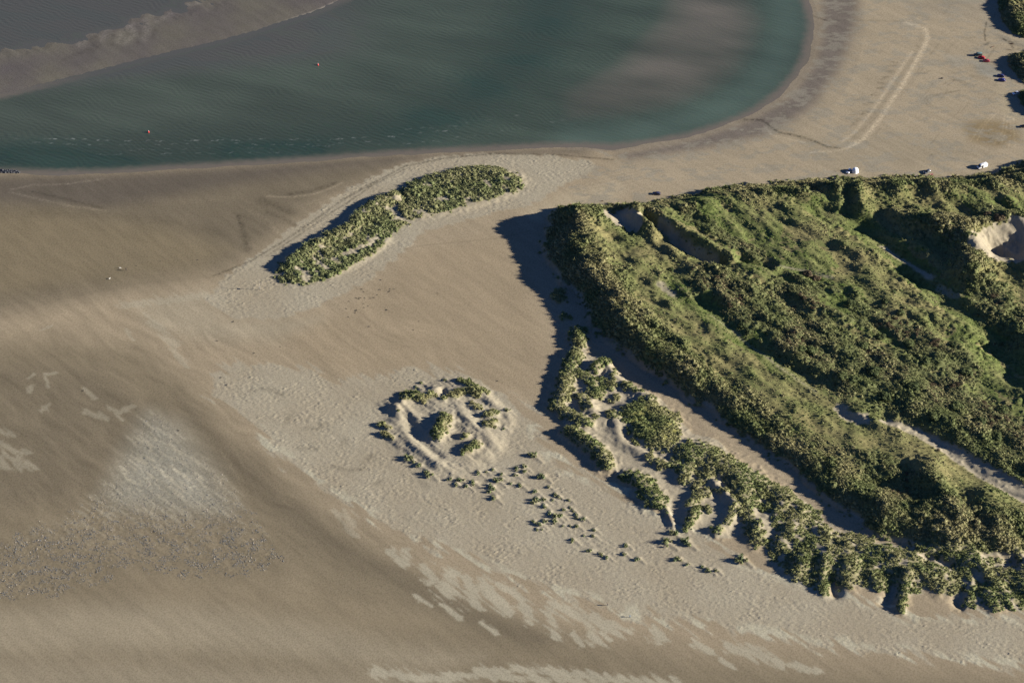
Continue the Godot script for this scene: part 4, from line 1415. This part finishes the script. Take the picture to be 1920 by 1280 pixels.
func rock_mesh(sd: int, flat := 0.6) -> ArrayMesh:
	var r := RandomNumberGenerator.new()
	r.seed = sd
	var st := SurfaceTool.new()
	st.begin(Mesh.PRIMITIVE_TRIANGLES)
	var rings := []
	for q in 5:
		var row := []
		var e := (q / 4.0 - 0.5) * PI
		for k in 7:
			var a := TAU * (k + 0.5 * (q % 2)) / 7.0
			var rad := r.randf_range(0.7, 1.1)
			row.append(Vector3(cos(a) * cos(e) * rad, sin(e) * flat * rad, sin(a) * cos(e) * rad))
		rings.append(row)
	for q in 4:
		for k in 7:
			for p in [rings[q][k], rings[q + 1][k], rings[q][(k + 1) % 7], rings[q][(k + 1) % 7], rings[q + 1][k], rings[q + 1][(k + 1) % 7]]:
				st.add_vertex(p)
	st.generate_normals()
	return st.commit()


func _stones() -> void:
	var m := plain(Color.WHITE, 0.85)
	m.vertex_color_use_as_albedo = true
	var buf := PackedFloat32Array()
	var clus := noise(1.0 / 9.0, 81, 3)
	for n in 90000:
		var x := rng.randf_range(-250, -75)
		var z := rng.randf_range(50, 190)
		var k := at_cell(x, z)
		if zone[k] != 6:
			continue
		var cl := clus.get_noise_2d(x, z * 1.8)
		var low := sm(100.0, 150.0, z + 25.0 * cl)
		if rng.randf() > 0.10 + low * (0.35 + 1.6 * cl):
			continue
		var v := rng.randf_range(0.6, 1.3)
		var c := Color(0.105, 0.106, 0.103) * v if rng.randf() < 0.25 + 0.6 * low else Color(0.27, 0.235, 0.18) * v
		var w := rng.randf_range(0.10, 0.26) * (1.7 if rng.randf() < 0.06 else 1.0)
		scatter(buf, Vector3(x, ground(x, z) + 0.02, z), rng.randf() * TAU, w, w * 0.7, c)
	mass("shingle", "grey and tan shingle stones strewn over the lower left bank", "shingle", rock_mesh(400), m, buf)


# ---------------------------------------------------------------- vehicles

func hull(profile: Array, width: float, top_width: float, y_split: float, y_top: float) -> ArrayMesh:
	# side outline [z, y] swept across the width, narrowing above y_split; long edges chamfered
	var st := SurfaceTool.new()
	st.begin(Mesh.PRIMITIVE_TRIANGLES)
	var n := profile.size()
	var cuts := [[-1.0, 0.94], [-0.93, 1.0], [0.93, 1.0], [1.0, 0.94]]
	var mid := Vector2.ZERO
	for p in profile:
		mid += Vector2(p[0], p[1]) / n
	var rows := []
	for c in cuts:
		var row := []
		for p in profile:
			var t := clampf((p[1] - y_split) / maxf(y_top - y_split, 0.01), 0.0, 1.0)
			var w := lerpf(width, top_width, t) * 0.5
			var q: Vector2 = mid + (Vector2(p[0], p[1]) - mid) * c[1]
			row.append(Vector3(c[0] * w, q.y, q.x))
		rows.append(row)
	for c in 3:
		for k in n:
			var a: Vector3 = rows[c][k]
			var b: Vector3 = rows[c][(k + 1) % n]
			var d: Vector3 = rows[c + 1][k]
			var e: Vector3 = rows[c + 1][(k + 1) % n]
			for p in [a, d, b, b, d, e]:
				st.add_vertex(p)
	for side in [0, 3]:
		var flat := PackedVector2Array()
		for p in rows[side]:
			flat.append(Vector2(p.z, p.y))
		var tri := Geometry2D.triangulate_polygon(flat)
		for k in range(0, tri.size(), 3):
			var order := [0, 1, 2] if side == 3 else [0, 2, 1]
			for q in order:
				st.add_vertex(rows[side][tri[k + q]])
	st.generate_normals()
	return st.commit()


func box(x: float, y: float, z: float) -> BoxMesh:
	var b := BoxMesh.new()
	b.size = Vector3(x, y, z)
	return b


func wheels(o: Node3D, track: float, front: float, rear: float, r: float) -> void:
	var c := CylinderMesh.new()
	c.top_radius = r
	c.bottom_radius = r
	c.height = 0.22
	c.radial_segments = 14
	var h := CylinderMesh.new()
	h.top_radius = r * 0.58
	h.bottom_radius = r * 0.62
	h.height = 0.235
	h.radial_segments = 10
	var tyre := plain(Color(0.02, 0.02, 0.02), 0.9)
	var rim := plain(Color(0.45, 0.45, 0.46), 0.35, 0.8)
	for z in [front, rear]:
		for x in [-track, track]:
			var w := part("wheel", c, tyre, o, Vector3(x, r, z), Vector3(0, 0, PI / 2))
			part("rim", h, rim, w)


# a hatchback or estate, nose towards +z
func car(label: String, at: Vector3, turn: float, paint: Color, long := 4.2, tall := 1.48, group := "") -> Node3D:
	var o := thing("parked_car", label, "car", at, turn, group)
	var hl := long * 0.5
	var body := plain(paint, 0.28, 0.25)
	body.clearcoat_enabled = true
	body.clearcoat = 0.6
	var glass := plain(Color(0.015, 0.018, 0.02), 0.08)
	var trim := plain(Color(0.03, 0.03, 0.03), 0.7)
	part("body", hull([[-hl, 0.35], [-hl + 0.05, 0.85], [-hl + 0.35, 0.95], [hl - 1.25, 0.98], [hl - 0.35, 0.84], [hl, 0.62], [hl, 0.3], [hl - 0.15, 0.22], [-hl + 0.2, 0.22]], 1.76, 1.66, 0.6, 1.0), body, o)
	part("window_band", hull([[-hl + 0.22, 0.955], [-hl + 0.62, tall - 0.07], [hl - 2.0, tall - 0.07], [hl - 1.2, 0.985]], 1.63, 1.28, 0.96, tall), glass, o)
	part("roof", hull([[-hl + 0.55, tall - 0.075], [-hl + 0.75, tall], [hl - 2.1, tall], [hl - 1.9, tall - 0.075]], 1.32, 1.2, tall - 0.07, tall), body, o)
	for x in [-0.66, 0.66]:
		part("pillar", box(0.07, 0.5, 0.09), body, o, Vector3(x * 1.04, tall - 0.3, -0.15), Vector3(0, 0, 0.2 * signf(x)))
		part("headlight", box(0.34, 0.14, 0.1), plain(Color(0.7, 0.7, 0.68), 0.15), o, Vector3(x, 0.66, hl - 0.06))
		part("tail_light", box(0.2, 0.3, 0.06), plain(Color(0.35, 0.01, 0.01), 0.3), o, Vector3(x * 1.12, 0.8, -hl + 0.05))
		part("mirror", box(0.18, 0.13, 0.12), body, o, Vector3(x * 1.42, 0.98, hl - 1.35))
	part("bumper", box(1.66, 0.2, 0.1), trim, o, Vector3(0, 0.36, hl - 0.01))
	part("bumper", box(1.66, 0.2, 0.1), trim, o, Vector3(0, 0.38, -hl + 0.0))
	wheels(o, 0.78, hl - 0.8, -hl + 0.75, 0.31)
	return o


func _vehicles() -> void:
	var white := Color(0.72, 0.72, 0.7)
	# boxy off-roader
	var p := spot(1834, 104)
	var o := thing("off_road_car", "dark green boxy off-road car, topmost of the vehicles at upper right", "car", p, -PI / 2 + 0.05)
	var paint := plain(Color(0.02, 0.055, 0.06), 0.3, 0.2)
	var roof_paint := plain(Color(0.09, 0.14, 0.14), 0.5)
	var glass := plain(Color(0.02, 0.025, 0.03), 0.08)
	part("body", hull([[-2.3, 0.5], [-2.3, 1.15], [1.2, 1.15], [1.3, 1.1], [2.3, 1.02], [2.35, 0.5]], 1.8, 1.76, 0.6, 1.2), paint, o)
	part("window_band", hull([[-2.26, 1.155], [-2.2, 1.8], [0.75, 1.8], [1.1, 1.155]], 1.72, 1.6, 1.1, 1.8), glass, o)
	part("roof", hull([[-2.28, 1.805], [-2.2, 1.93], [0.7, 1.93], [0.85, 1.805]], 1.66, 1.56, 1.8, 1.93), roof_paint, o)
	for z in [-2.15, -0.9, 0.2]:
		for x in [-0.83, 0.83]:
			part("pillar", box(0.08, 0.66, 0.1), paint, o, Vector3(x, 1.48, z))
	for x in [-0.68, 0.68]:
		part("headlight", box(0.24, 0.24, 0.08), plain(Color(0.7, 0.7, 0.66), 0.2), o, Vector3(x, 0.86, 2.33))
	var sp := CylinderMesh.new()
	sp.top_radius = 0.36
	sp.bottom_radius = 0.36
	sp.height = 0.24
	part("spare_wheel", sp, plain(Color(0.02, 0.02, 0.02), 0.9), o, Vector3(0.2, 1.05, -2.42), Vector3(PI / 2, 0, 0))
	wheels(o, 0.8, 1.45, -1.45, 0.4)
	car("bright red hatchback parked just below the dark green off-road car", spot(1841, 109), -1.95, Color(0.55, 0.015, 0.025))
	car("red car with pinkish sheen, lower of the two red cars", spot(1850, 115), -1.75, Color(0.48, 0.05, 0.07), 4.0, 1.4)
	car("navy blue car nearest the gravel patch, upper of the blue pair", spot(1877, 143), -1.9, Color(0.02, 0.025, 0.12))
	car("brighter blue car, lower of the blue pair", spot(1879, 151), -1.9, Color(0.03, 0.035, 0.24))
	car("white car half hidden by dune grass at the right edge", spot(1905, 176), -1.2, white)
	car("dark car cut off by the right edge of the beach", spot(1920, 238), -PI / 2, Color(0.02, 0.02, 0.03))
	car("dark blue car parked alone against the north edge of the large dune", spot(1231, 364), -1.75, Color(0.025, 0.03, 0.085), 4.3, 1.5)
	car("pale silver car parked left of the white domed tent", spot(1592, 322), -0.55, Color(0.55, 0.56, 0.6), 4.2, 1.5)
	car("grey estate car beside the picnic things on the beach", spot(1739, 323), -0.95, Color(0.07, 0.08, 0.095), 4.5, 1.46)
	# tall white tent
	p = spot(1604, 322)
	o = thing("dome_tent", "white domed awning tent standing right of the pale silver car", "tent", p, 0.3)
	part("canopy", tent_mesh(), plain(Color(0.74, 0.76, 0.78), 0.8), o)
	part("door_flap", box(0.9, 1.5, 0.05), plain(Color(0.10, 0.14, 0.22), 0.8), o, Vector3(-1.55, 0.8, 0.1), Vector3(0, PI / 2, 0.35))
	for q in 4:
		var a := q * PI / 2 + PI / 4
		var rod := CylinderMesh.new()
		rod.top_radius = 0.03
		rod.bottom_radius = 0.03
		rod.height = 1.5
		part("guy_rope", rod, plain(Color(0.5, 0.5, 0.48)), o, Vector3(cos(a) * 1.95, 0.45, sin(a) * 1.95), Vector3(sin(a) * 0.9, 0, -cos(a) * 0.9 * -1.0))
	# camper van
	p = spot(1842, 314)
	o = thing("camper_van", "white camper van with its side door open on the beach", "van", p, -PI / 2 + 0.42)
	var wp := plain(white, 0.3)
	part("body", hull([[-2.9, 0.4], [-2.95, 2.3], [-2.7, 2.55], [1.2, 2.55], [1.6, 2.35], [2.25, 1.35], [2.9, 1.1], [2.95, 0.4]], 2.0, 1.84, 1.2, 2.5), wp, o)
	part("windscreen", hull([[1.66, 2.26], [1.74, 2.32], [2.32, 1.42], [2.24, 1.36]], 1.82, 1.7, 1.3, 2.3), glass, o)
	for x in [-0.985, 0.985]:
		part("side_window", box(0.05, 0.5, 0.75), glass, o, Vector3(x, 1.68, 1.45))
		part("side_window", box(0.05, 0.42, 0.55), glass, o, Vector3(x * 0.985, 1.75, -1.05))
		part("side_window", box(0.05, 0.42, 0.55), glass, o, Vector3(x * 0.985, 1.75, -2.05))
		part("headlight", box(0.32, 0.24, 0.08), plain(Color(0.7, 0.7, 0.66), 0.2), o, Vector3(x * 0.72, 0.95, 2.93))
		part("mirror", box(0.14, 0.3, 0.16), plain(Color(0.03, 0.03, 0.03)), o, Vector3(x * 1.15, 1.55, 1.95))
	part("doorway", box(0.06, 1.75, 0.9), plain(Color(0.012, 0.012, 0.014)), o, Vector3(0.99, 1.35, 0.45))
	part("sliding_door", box(0.06, 1.75, 0.95), wp, o, Vector3(1.07, 1.35, -0.55))
	part("roof_vent", box(0.5, 0.12, 0.5), wp, o, Vector3(0, 2.6, -1.0))
	part("bumper", box(1.9, 0.25, 0.12), plain(Color(0.05, 0.05, 0.05)), o, Vector3(0, 0.45, 2.97))
	wheels(o, 0.86, 1.95, -1.85, 0.36)


func tent_mesh() -> ArrayMesh:
	var st := SurfaceTool.new()
	st.begin(Mesh.PRIMITIVE_TRIANGLES)
	var rows := []
	for q in 7:
		var row := []
		var e := q / 6.0 * PI * 0.5
		for k in 8:
			var a := TAU * k / 8.0
			var w := pow(cos(e), 0.75) * 1.9
			row.append(Vector3(cos(a) * w, pow(sin(e), 0.9) * 2.7, sin(a) * w))
		rows.append(row)
	for q in 6:
		for k in 8:
			for p in [rows[q][k], rows[q + 1][k], rows[q][(k + 1) % 8], rows[q][(k + 1) % 8], rows[q + 1][k], rows[q + 1][(k + 1) % 8]]:
				st.add_vertex(p)
	st.generate_normals()
	return st.commit()


# ---------------------------------------------------------------- people and dogs

# one continuous skin round tapered bones: [from, to, radius, radius, colour]
func skin(bones: Array, cell: float) -> ArrayMesh:
	var lo := Vector3(9, 9, 9)
	var hi := -lo
	for b in bones:
		for q in 2:
			var rr: float = b[2 + q]
			lo = lo.min(b[q] - Vector3.ONE * (rr + 0.05))
			hi = hi.max(b[q] + Vector3.ONE * (rr + 0.05))
	var n := Vector3i(((hi - lo) / cell).ceil()) + Vector3i.ONE
	var f := PackedFloat32Array()
	f.resize(n.x * n.y * n.z)
	for z in n.z:
		for y in n.y:
			for x in n.x:
				f[(z * n.y + y) * n.x + x] = _field(bones, lo + Vector3(x, y, z) * cell)
	var id := {}
	var v := PackedVector3Array()
	var cols := PackedColorArray()
	for z in n.z - 1:
		for y in n.y - 1:
			for x in n.x - 1:
				var sum := Vector3.ZERO
				var cnt := 0
				for e in 12:
					var ax := e / 4
					var c0 := Vector3i.ZERO
					c0[(ax + 1) % 3] = e % 2
					c0[(ax + 2) % 3] = (e / 2) % 2
					var c1 := c0
					c1[ax] = 1
					var a := f[((z + c0.z) * n.y + y + c0.y) * n.x + x + c0.x]
					var b := f[((z + c1.z) * n.y + y + c1.y) * n.x + x + c1.x]
					if (a < 0.0) != (b < 0.0):
						sum += Vector3(c0).lerp(Vector3(c1), a / (a - b))
						cnt += 1
				if cnt:
					var p := lo + (Vector3(x, y, z) + sum / cnt) * cell
					id[(z * n.y + y) * n.x + x] = v.size()
					v.append(p)
					var best := 9.0
					var col := Color.WHITE
					for bn in bones:
						var d := _bone(bn, p)
						if d < best:
							best = d
							col = bn[4]
					cols.append(col)
	var idx := PackedInt32Array()
	var step := [1, n.x, n.x * n.y]
	for z in range(1, n.z - 1):
		for y in range(1, n.y - 1):
			for x in range(1, n.x - 1):
				var k := (z * n.y + y) * n.x + x
				for ax in 3:
					var a := f[k]
					var b: float = f[k + step[ax]]
					if (a < 0.0) == (b < 0.0):
						continue
					var s1: int = step[(ax + 1) % 3]
					var s2: int = step[(ax + 2) % 3]
					var q := [id[k], id[k - s1], id[k - s1 - s2], id[k - s2]]
					if a < 0.0:
						idx.append_array(PackedInt32Array([q[0], q[2], q[1], q[0], q[3], q[2]]))
					else:
						idx.append_array(PackedInt32Array([q[0], q[1], q[2], q[0], q[2], q[3]]))
	var norms := PackedVector3Array()
	for p in v:
		var e := 0.01
		norms.append(Vector3(_field(bones, p + Vector3(e, 0, 0)) - _field(bones, p - Vector3(e, 0, 0)), _field(bones, p + Vector3(0, e, 0)) - _field(bones, p - Vector3(0, e, 0)), _field(bones, p + Vector3(0, 0, e)) - _field(bones, p - Vector3(0, 0, e))).normalized())
	return array_mesh(v, norms, cols, idx)


func _bone(b: Array, p: Vector3) -> float:
	var a: Vector3 = b[0]
	var d: Vector3 = b[1] - a
	var t := clampf((p - a).dot(d) / maxf(d.length_squared(), 1e-5), 0.0, 1.0)
	return (p - a - d * t).length() - lerpf(b[2], b[3], t)


func _field(bones: Array, p: Vector3) -> float:
	var s := 0.0
	for b in bones:
		s += exp(-_bone(b, p) / 0.025)
	return -0.025 * log(s + 1e-30)


func person(label: String, at: Vector3, turn: float, top: Color, legs: Color, tall := 1.75) -> void:
	var k := tall / 1.75
	var skin_c := Color(0.42, 0.26, 0.18)
	var hair := Color(0.06, 0.04, 0.03)
	var shoe := Color(0.04, 0.035, 0.03)
	var b := []
	var add := func(a: Vector3, c: Vector3, r0: float, r1: float, col: Color) -> void:
		b.append([a * k, c * k, r0 * k, r1 * k, col])
	for s in [-1.0, 1.0]:
		var fw: float = 0.16 * s
		add.call(Vector3(0.09 * s, 0.92, 0), Vector3(0.1 * s, 0.5, fw * 0.8), 0.095, 0.065, legs)
		add.call(Vector3(0.1 * s, 0.5, fw * 0.8), Vector3(0.1 * s, 0.09, fw * 1.2), 0.062, 0.045, legs)
		add.call(Vector3(0.1 * s, 0.05, fw * 1.2), Vector3(0.11 * s, 0.04, fw * 1.2 + 0.16), 0.05, 0.04, shoe)
		add.call(Vector3(0.2 * s, 1.4, 0), Vector3(0.26 * s, 1.12, -fw * 0.5), 0.06, 0.048, top)
		add.call(Vector3(0.26 * s, 1.12, -fw * 0.5), Vector3(0.25 * s, 0.88, -fw * 1.1 + 0.06), 0.045, 0.036, top)
		add.call(Vector3(0.25 * s, 0.86, -fw * 1.1 + 0.07), Vector3(0.245 * s, 0.75, -fw * 1.2 + 0.1), 0.04, 0.025, skin_c)
	add.call(Vector3(0, 0.95, 0), Vector3(0, 1.2, 0), 0.15, 0.15, top)
	add.call(Vector3(-0.09, 1.33, 0), Vector3(0.09, 1.33, 0), 0.14, 0.14, top)
	add.call(Vector3(0, 1.42, 0), Vector3(0, 1.56, 0.01), 0.06, 0.055, skin_c)
	add.call(Vector3(0, 1.6, 0.015), Vector3(0, 1.66, 0.02), 0.085, 0.09, skin_c)
	add.call(Vector3(0, 1.66, -0.02), Vector3(0, 1.68, -0.03), 0.1, 0.095, hair)
	add.call(Vector3(0, 1.6, 0.1), Vector3(0, 1.585, 0.12), 0.018, 0.02, skin_c)
	var m := plain(Color.WHITE, 0.85)
	m.vertex_color_use_as_albedo = true
	var o := part(numbered("person"), skin(b, 0.045), m, self, at, Vector3(0, turn, 0))
	tag(o, label, "person", "people walking on the sand")


func dog(label: String, at: Vector3, turn: float, c: Color) -> void:
	var b := []
	b.append([Vector3(0, 0.5, 0.24), Vector3(0, 0.51, -0.24), 0.14, 0.105, c])
	b.append([Vector3(0, 0.58, 0.3), Vector3(0, 0.72, 0.44), 0.085, 0.07, c])
	b.append([Vector3(0, 0.74, 0.46), Vector3(0, 0.69, 0.66), 0.085, 0.04, c])
	b.append([Vector3(0, 0.56, -0.32), Vector3(0, 0.68, -0.55), 0.035, 0.02, c])
	for s in [-1.0, 1.0]:
		b.append([Vector3(0.06 * s, 0.82, 0.44), Vector3(0.09 * s, 0.74, 0.42), 0.03, 0.025, c * 0.8])
		b.append([Vector3(0.09 * s, 0.45, 0.24), Vector3(0.09 * s, 0.22, 0.24 + 0.05 * s), 0.06, 0.035, c])
		b.append([Vector3(0.09 * s, 0.22, 0.24 + 0.05 * s), Vector3(0.09 * s, 0.03, 0.27 + 0.07 * s), 0.033, 0.035, c])
		b.append([Vector3(0.09 * s, 0.48, -0.24), Vector3(0.09 * s, 0.32, -0.18 - 0.05 * s), 0.085, 0.05, c])
		b.append([Vector3(0.09 * s, 0.32, -0.18 - 0.05 * s), Vector3(0.09 * s, 0.18, -0.32 - 0.05 * s), 0.045, 0.032, c])
		b.append([Vector3(0.09 * s, 0.18, -0.32 - 0.05 * s), Vector3(0.09 * s, 0.03, -0.28 - 0.05 * s), 0.03, 0.034, c])
	var m := plain(Color.WHITE, 0.9)
	m.vertex_color_use_as_albedo = true
	var o := part(numbered("dog"), skin(b, 0.035), m, self, at, Vector3(0, turn, 0))
	tag(o, label, "dog", "dogs out on the sand")


func _people() -> void:
	person("person in dark clothes walking on the lower beach, left of the pair", spot(1139, 1135), 1.2, Color(0.025, 0.025, 0.03), Color(0.03, 0.03, 0.04), 1.8)
	person("person in a bright blue coat walking on the lower beach", spot(1181, 1157), 1.2, Color(0.03, 0.16, 0.34), Color(0.03, 0.09, 0.18), 1.6)
	person("person in a red top near the north tip of the large dune", spot(1069, 386), -1.4, Color(0.35, 0.06, 0.04), Color(0.04, 0.04, 0.06))
	person("person in black walking with dogs on the left beach", spot(236, 507), -1.3, Color(0.015, 0.015, 0.017), Color(0.015, 0.015, 0.02), 1.95)
	person("person crouching over the picnic things by the grey estate car", spot(1749, 328), 0.6, Color(0.22, 0.06, 0.05), Color(0.1, 0.05, 0.04), 1.1)
	dog("white dog just left of the person in black", spot(225, 503), -1.4, Color(0.7, 0.68, 0.62))
	dog("white dog running below and left of the person in black", spot(205, 523), 2.2, Color(0.7, 0.68, 0.62))


# ---------------------------------------------------------------- buoys, driftwood, weed, rocks

func buoy(label: String, px: float, py: float) -> void:
	var p := pt(px, py, 0.4)
	var o := thing("buoy", label, "buoy", Vector3(p.x, 0.0, p.y), 0.0, "red channel buoys")
	var red := plain(Color(0.55, 0.03, 0.03), 0.4)
	var body := CylinderMesh.new()
	body.bottom_radius = 0.62
	body.top_radius = 0.55
	body.height = 0.9
	body.radial_segments = 16
	o.scale = Vector3.ONE * 0.7
	part("float", body, red, o, Vector3(0, 0.35, 0))
	var cone := CylinderMesh.new()
	cone.bottom_radius = 0.5
	cone.top_radius = 0.12
	cone.height = 0.7
	part("tower", cone, red, o, Vector3(0, 1.15, 0))
	var ball := SphereMesh.new()
	ball.radius = 0.22
	ball.height = 0.44
	part("top_mark", ball, plain(Color(0.75, 0.7, 0.68), 0.4), o, Vector3(0, 1.68, 0))


func _small_things() -> void:
	buoy("small red buoy in the channel above the foam line at left", 278, 247)
	buoy("small red buoy farther out towards the sand bar", 596, 121)
	# leaning sea mark post on the spit and its long shadow
	var p := spot(487, 543)
	var o := thing("marker_post", "tall thin marker post on the pale spit west of the island dune", "post", p)
	var pole := CylinderMesh.new()
	pole.top_radius = 0.07
	pole.bottom_radius = 0.11
	pole.height = 7.2
	part("pole", pole, plain(Color(0.30, 0.27, 0.22), 0.8), o, Vector3(0, 3.5, 0))
	part("board", box(0.9, 0.55, 0.06), plain(Color(0.33, 0.28, 0.21), 0.7), o, Vector3(0, 3.75, 0.1), Vector3(0, PI / 2, 0))
	part("notice", box(0.5, 0.4, 0.06), plain(Color(0.75, 0.74, 0.7), 0.6), o, Vector3(0, 1.6, 0.13))
	p = spot(1897, 178)
	o = thing("marker_post", "grey post at the grass edge beside the half hidden white car", "post", p)
	var pole2 := CylinderMesh.new()
	pole2.top_radius = 0.09
	pole2.bottom_radius = 0.12
	pole2.height = 2.4
	part("pole", pole2, plain(Color(0.2, 0.18, 0.15), 0.8), o, Vector3(0, 1.15, 0))
	part("cap", box(0.3, 0.08, 0.3), plain(Color(0.2, 0.18, 0.15), 0.8), o, Vector3(0, 2.38, 0))
	# dark rocks at the water's edge, far left
	var rocks := [rock_mesh(501, 0.7), rock_mesh(502, 0.6), rock_mesh(503, 0.8)]
	var rm := plain(Color(0.028, 0.03, 0.036), 0.6)
	for k in 26:
		var px := 1.0 + k * 1.35 + rng.randf_range(-1, 1)
		var py := 321.5 + rng.randf_range(-2.6, 1.6) + k * 0.06
		p = Vector3(pt(px, py).x, 0.05, pt(px, py).y)
		var r := part(numbered("rock"), rocks[k % 3], rm, self, p, Vector3(0, rng.randf() * TAU, 0))
		var w := rng.randf_range(0.5, 1.1)
		r.scale = Vector3(w, w * 0.8, w)
		tag(r, "dark wet rock %s the low reef at far left" % ["at the frame edge of", "in the left half of", "in the right half of", "at the right tip of"][mini(3, k / 7)], "rock", "dark rocks of the reef, " + ["edge", "left half", "right half", "tip"][mini(3, k / 7)])
	# weed on the channel floor
	var weed := [weed_mesh(601), weed_mesh(602), weed_mesh(603)]
	var wm := plain(Color(0.022, 0.02, 0.014), 0.7)
	for q in [[714, 525, 1.2], [678, 542, 1.0], [682, 547, 0.8], [712, 543, 1.1], [731, 542, 0.8], [731, 545, 0.9], [729, 547, 1.1], [739, 542, 0.9], [668, 559, 1.1], [672, 560, 1.2], [676, 558, 1.0], [684, 559, 0.9], [694, 560, 1.0], [700, 558, 1.2], [707, 553, 0.9], [654, 565, 0.9], [681, 569, 0.9], [690, 574, 0.9], [682, 577, 0.9], [649, 579, 0.9], [668, 582, 1.4], [666, 586, 1.1], [725, 581, 1.3], [653, 594, 0.8], [692, 612, 1.2], [933, 714, 1.2], [820, 550, 0.8], [850, 600, 0.7], [785, 602, 0.7], [775, 618, 0.8], [870, 580, 0.6], [437, 603, 1.4], [406, 639, 1.2], [476, 662, 1.1], [334, 807, 1.2], [155, 732, 1.2], [414, 708, 1.3], [425, 721, 1.0], [300, 490, 0.9], [370, 487, 1.0], [255, 498, 0.8], [525, 650, 0.8]]:
		p = spot(q[0], q[1])
		var w: float = q[2]
		var r := part(numbered("weed_clump"), weed[int(q[0]) % 3], wm, self, p, Vector3(0, rng.randf() * TAU, 0))
		r.scale = Vector3(w * 0.62, w * 0.5, w * 0.45)
		var px: float = q[0]
		var py: float = q[1]
		var where := "in the drift south of the island dune, "
		if px > 760 or (px > 715 and py > 575) or py > 600 and px > 640:
			where = "alone on the channel floor, " + ("near the ring dune" if py > 700 else "right of the drift" if px > 760 else "below the drift")
		elif px < 640:
			where = "alone on the western flats, " + ("above the dog walker" if py < 500 else "south of the post" if py < 670 else "beside the shingle bank" if px < 350 else "by the pale dry sand")
		else:
			where += ("upper " if py < 550 else "middle " if py < 570 else "lower ") + ("left part" if px < 680 else "centre" if px < 705 else "right part")
		tag(r, "dark clump of seaweed " + where, "seaweed", "seaweed clumps " + where.split(",")[0])
	# driftwood logs
	for q in [[681, 455, 0.9, "brown driftwood log in the sandy hollow of the island dune", 2.4], [752, 358, 0.2, "driftwood log on the strand above the island dune", 1.6], [1862, 88, 0.5, "dark driftwood branch on the sand between the two upper right dunes", 2.2], [1897, 82, -0.3, "second driftwood branch at the upper right dunes, nearer the frame edge", 2.0], [1129, 377, 0.1, "driftwood log on the beach beside the person in the red top", 1.4]]:
		var lp := spot(q[0], q[1])
		var c := CylinderMesh.new()
		c.top_radius = 0.16
		c.bottom_radius = 0.24
		c.height = q[4]
		c.radial_segments = 9
		var lg := thing("driftwood", q[3], "driftwood", lp, q[2])
		part("trunk", c, plain(Color(0.11, 0.065, 0.04), 0.9), lg, Vector3(0, 0.18, 0), Vector3(0, 0, PI / 2))
		var tw := CylinderMesh.new()
		tw.top_radius = 0.04
		tw.bottom_radius = 0.09
		tw.height = 0.8
		part("branch", tw, plain(Color(0.11, 0.065, 0.04), 0.9), lg, Vector3(0.3, 0.45, 0.1), Vector3(0.5, 0, -0.6))
	# picnic things beside the estate car
	p = spot(1747, 327)
	o = thing("picnic_blanket", "reddish blanket spread beside the grey estate car", "blanket", p, 0.4)
	part("cloth", box(2.0, 0.06, 1.4), plain(Color(0.30, 0.12, 0.11), 0.9), o, Vector3(0, 0.05, 0))
	p = spot(1841, 318)
	o = thing("camping_table", "low brown camping table in front of the open van door", "table", p, 0.4)
	part("table_top", box(0.9, 0.05, 0.6), plain(Color(0.16, 0.10, 0.06), 0.7), o, Vector3(0, 0.55, 0))
	for x in [-0.38, 0.38]:
		for z in [-0.24, 0.24]:
			part("leg", box(0.04, 0.54, 0.04), plain(Color(0.1, 0.1, 0.1), 0.6), o, Vector3(x, 0.27, z))
	# dark bundle on the right-hand beach
	p = spot(1767, 147)
	var bk := part(numbered("kit_bag"), rock_mesh(701, 0.7), plain(Color(0.025, 0.02, 0.03), 0.8), self, p + Vector3(0, 0.3, 0))
	bk.scale = Vector3(0.9, 0.6, 0.5)
	tag(bk, "dark bundle lying alone on the right beach above the tyre loops", "bag")


func weed_mesh(sd: int) -> ArrayMesh:
	var r := RandomNumberGenerator.new()
	r.seed = sd
	var st := SurfaceTool.new()
	st.begin(Mesh.PRIMITIVE_TRIANGLES)
	for k in 26:
		var a := r.randf() * TAU
		var p := Vector3(r.randfn() * 0.35, r.randf_range(0.0, 0.45), r.randfn() * 0.35)
		var d := Vector3(cos(a), r.randf_range(-0.3, 0.5), sin(a)) * r.randf_range(0.3, 0.7)
		var s := d.cross(Vector3(r.randfn(), 1.0, r.randfn())).normalized() * 0.12
		st.add_vertex(p - s)
		st.add_vertex(p + d)
		st.add_vertex(p + s)
	st.generate_normals()
	return st.commit()
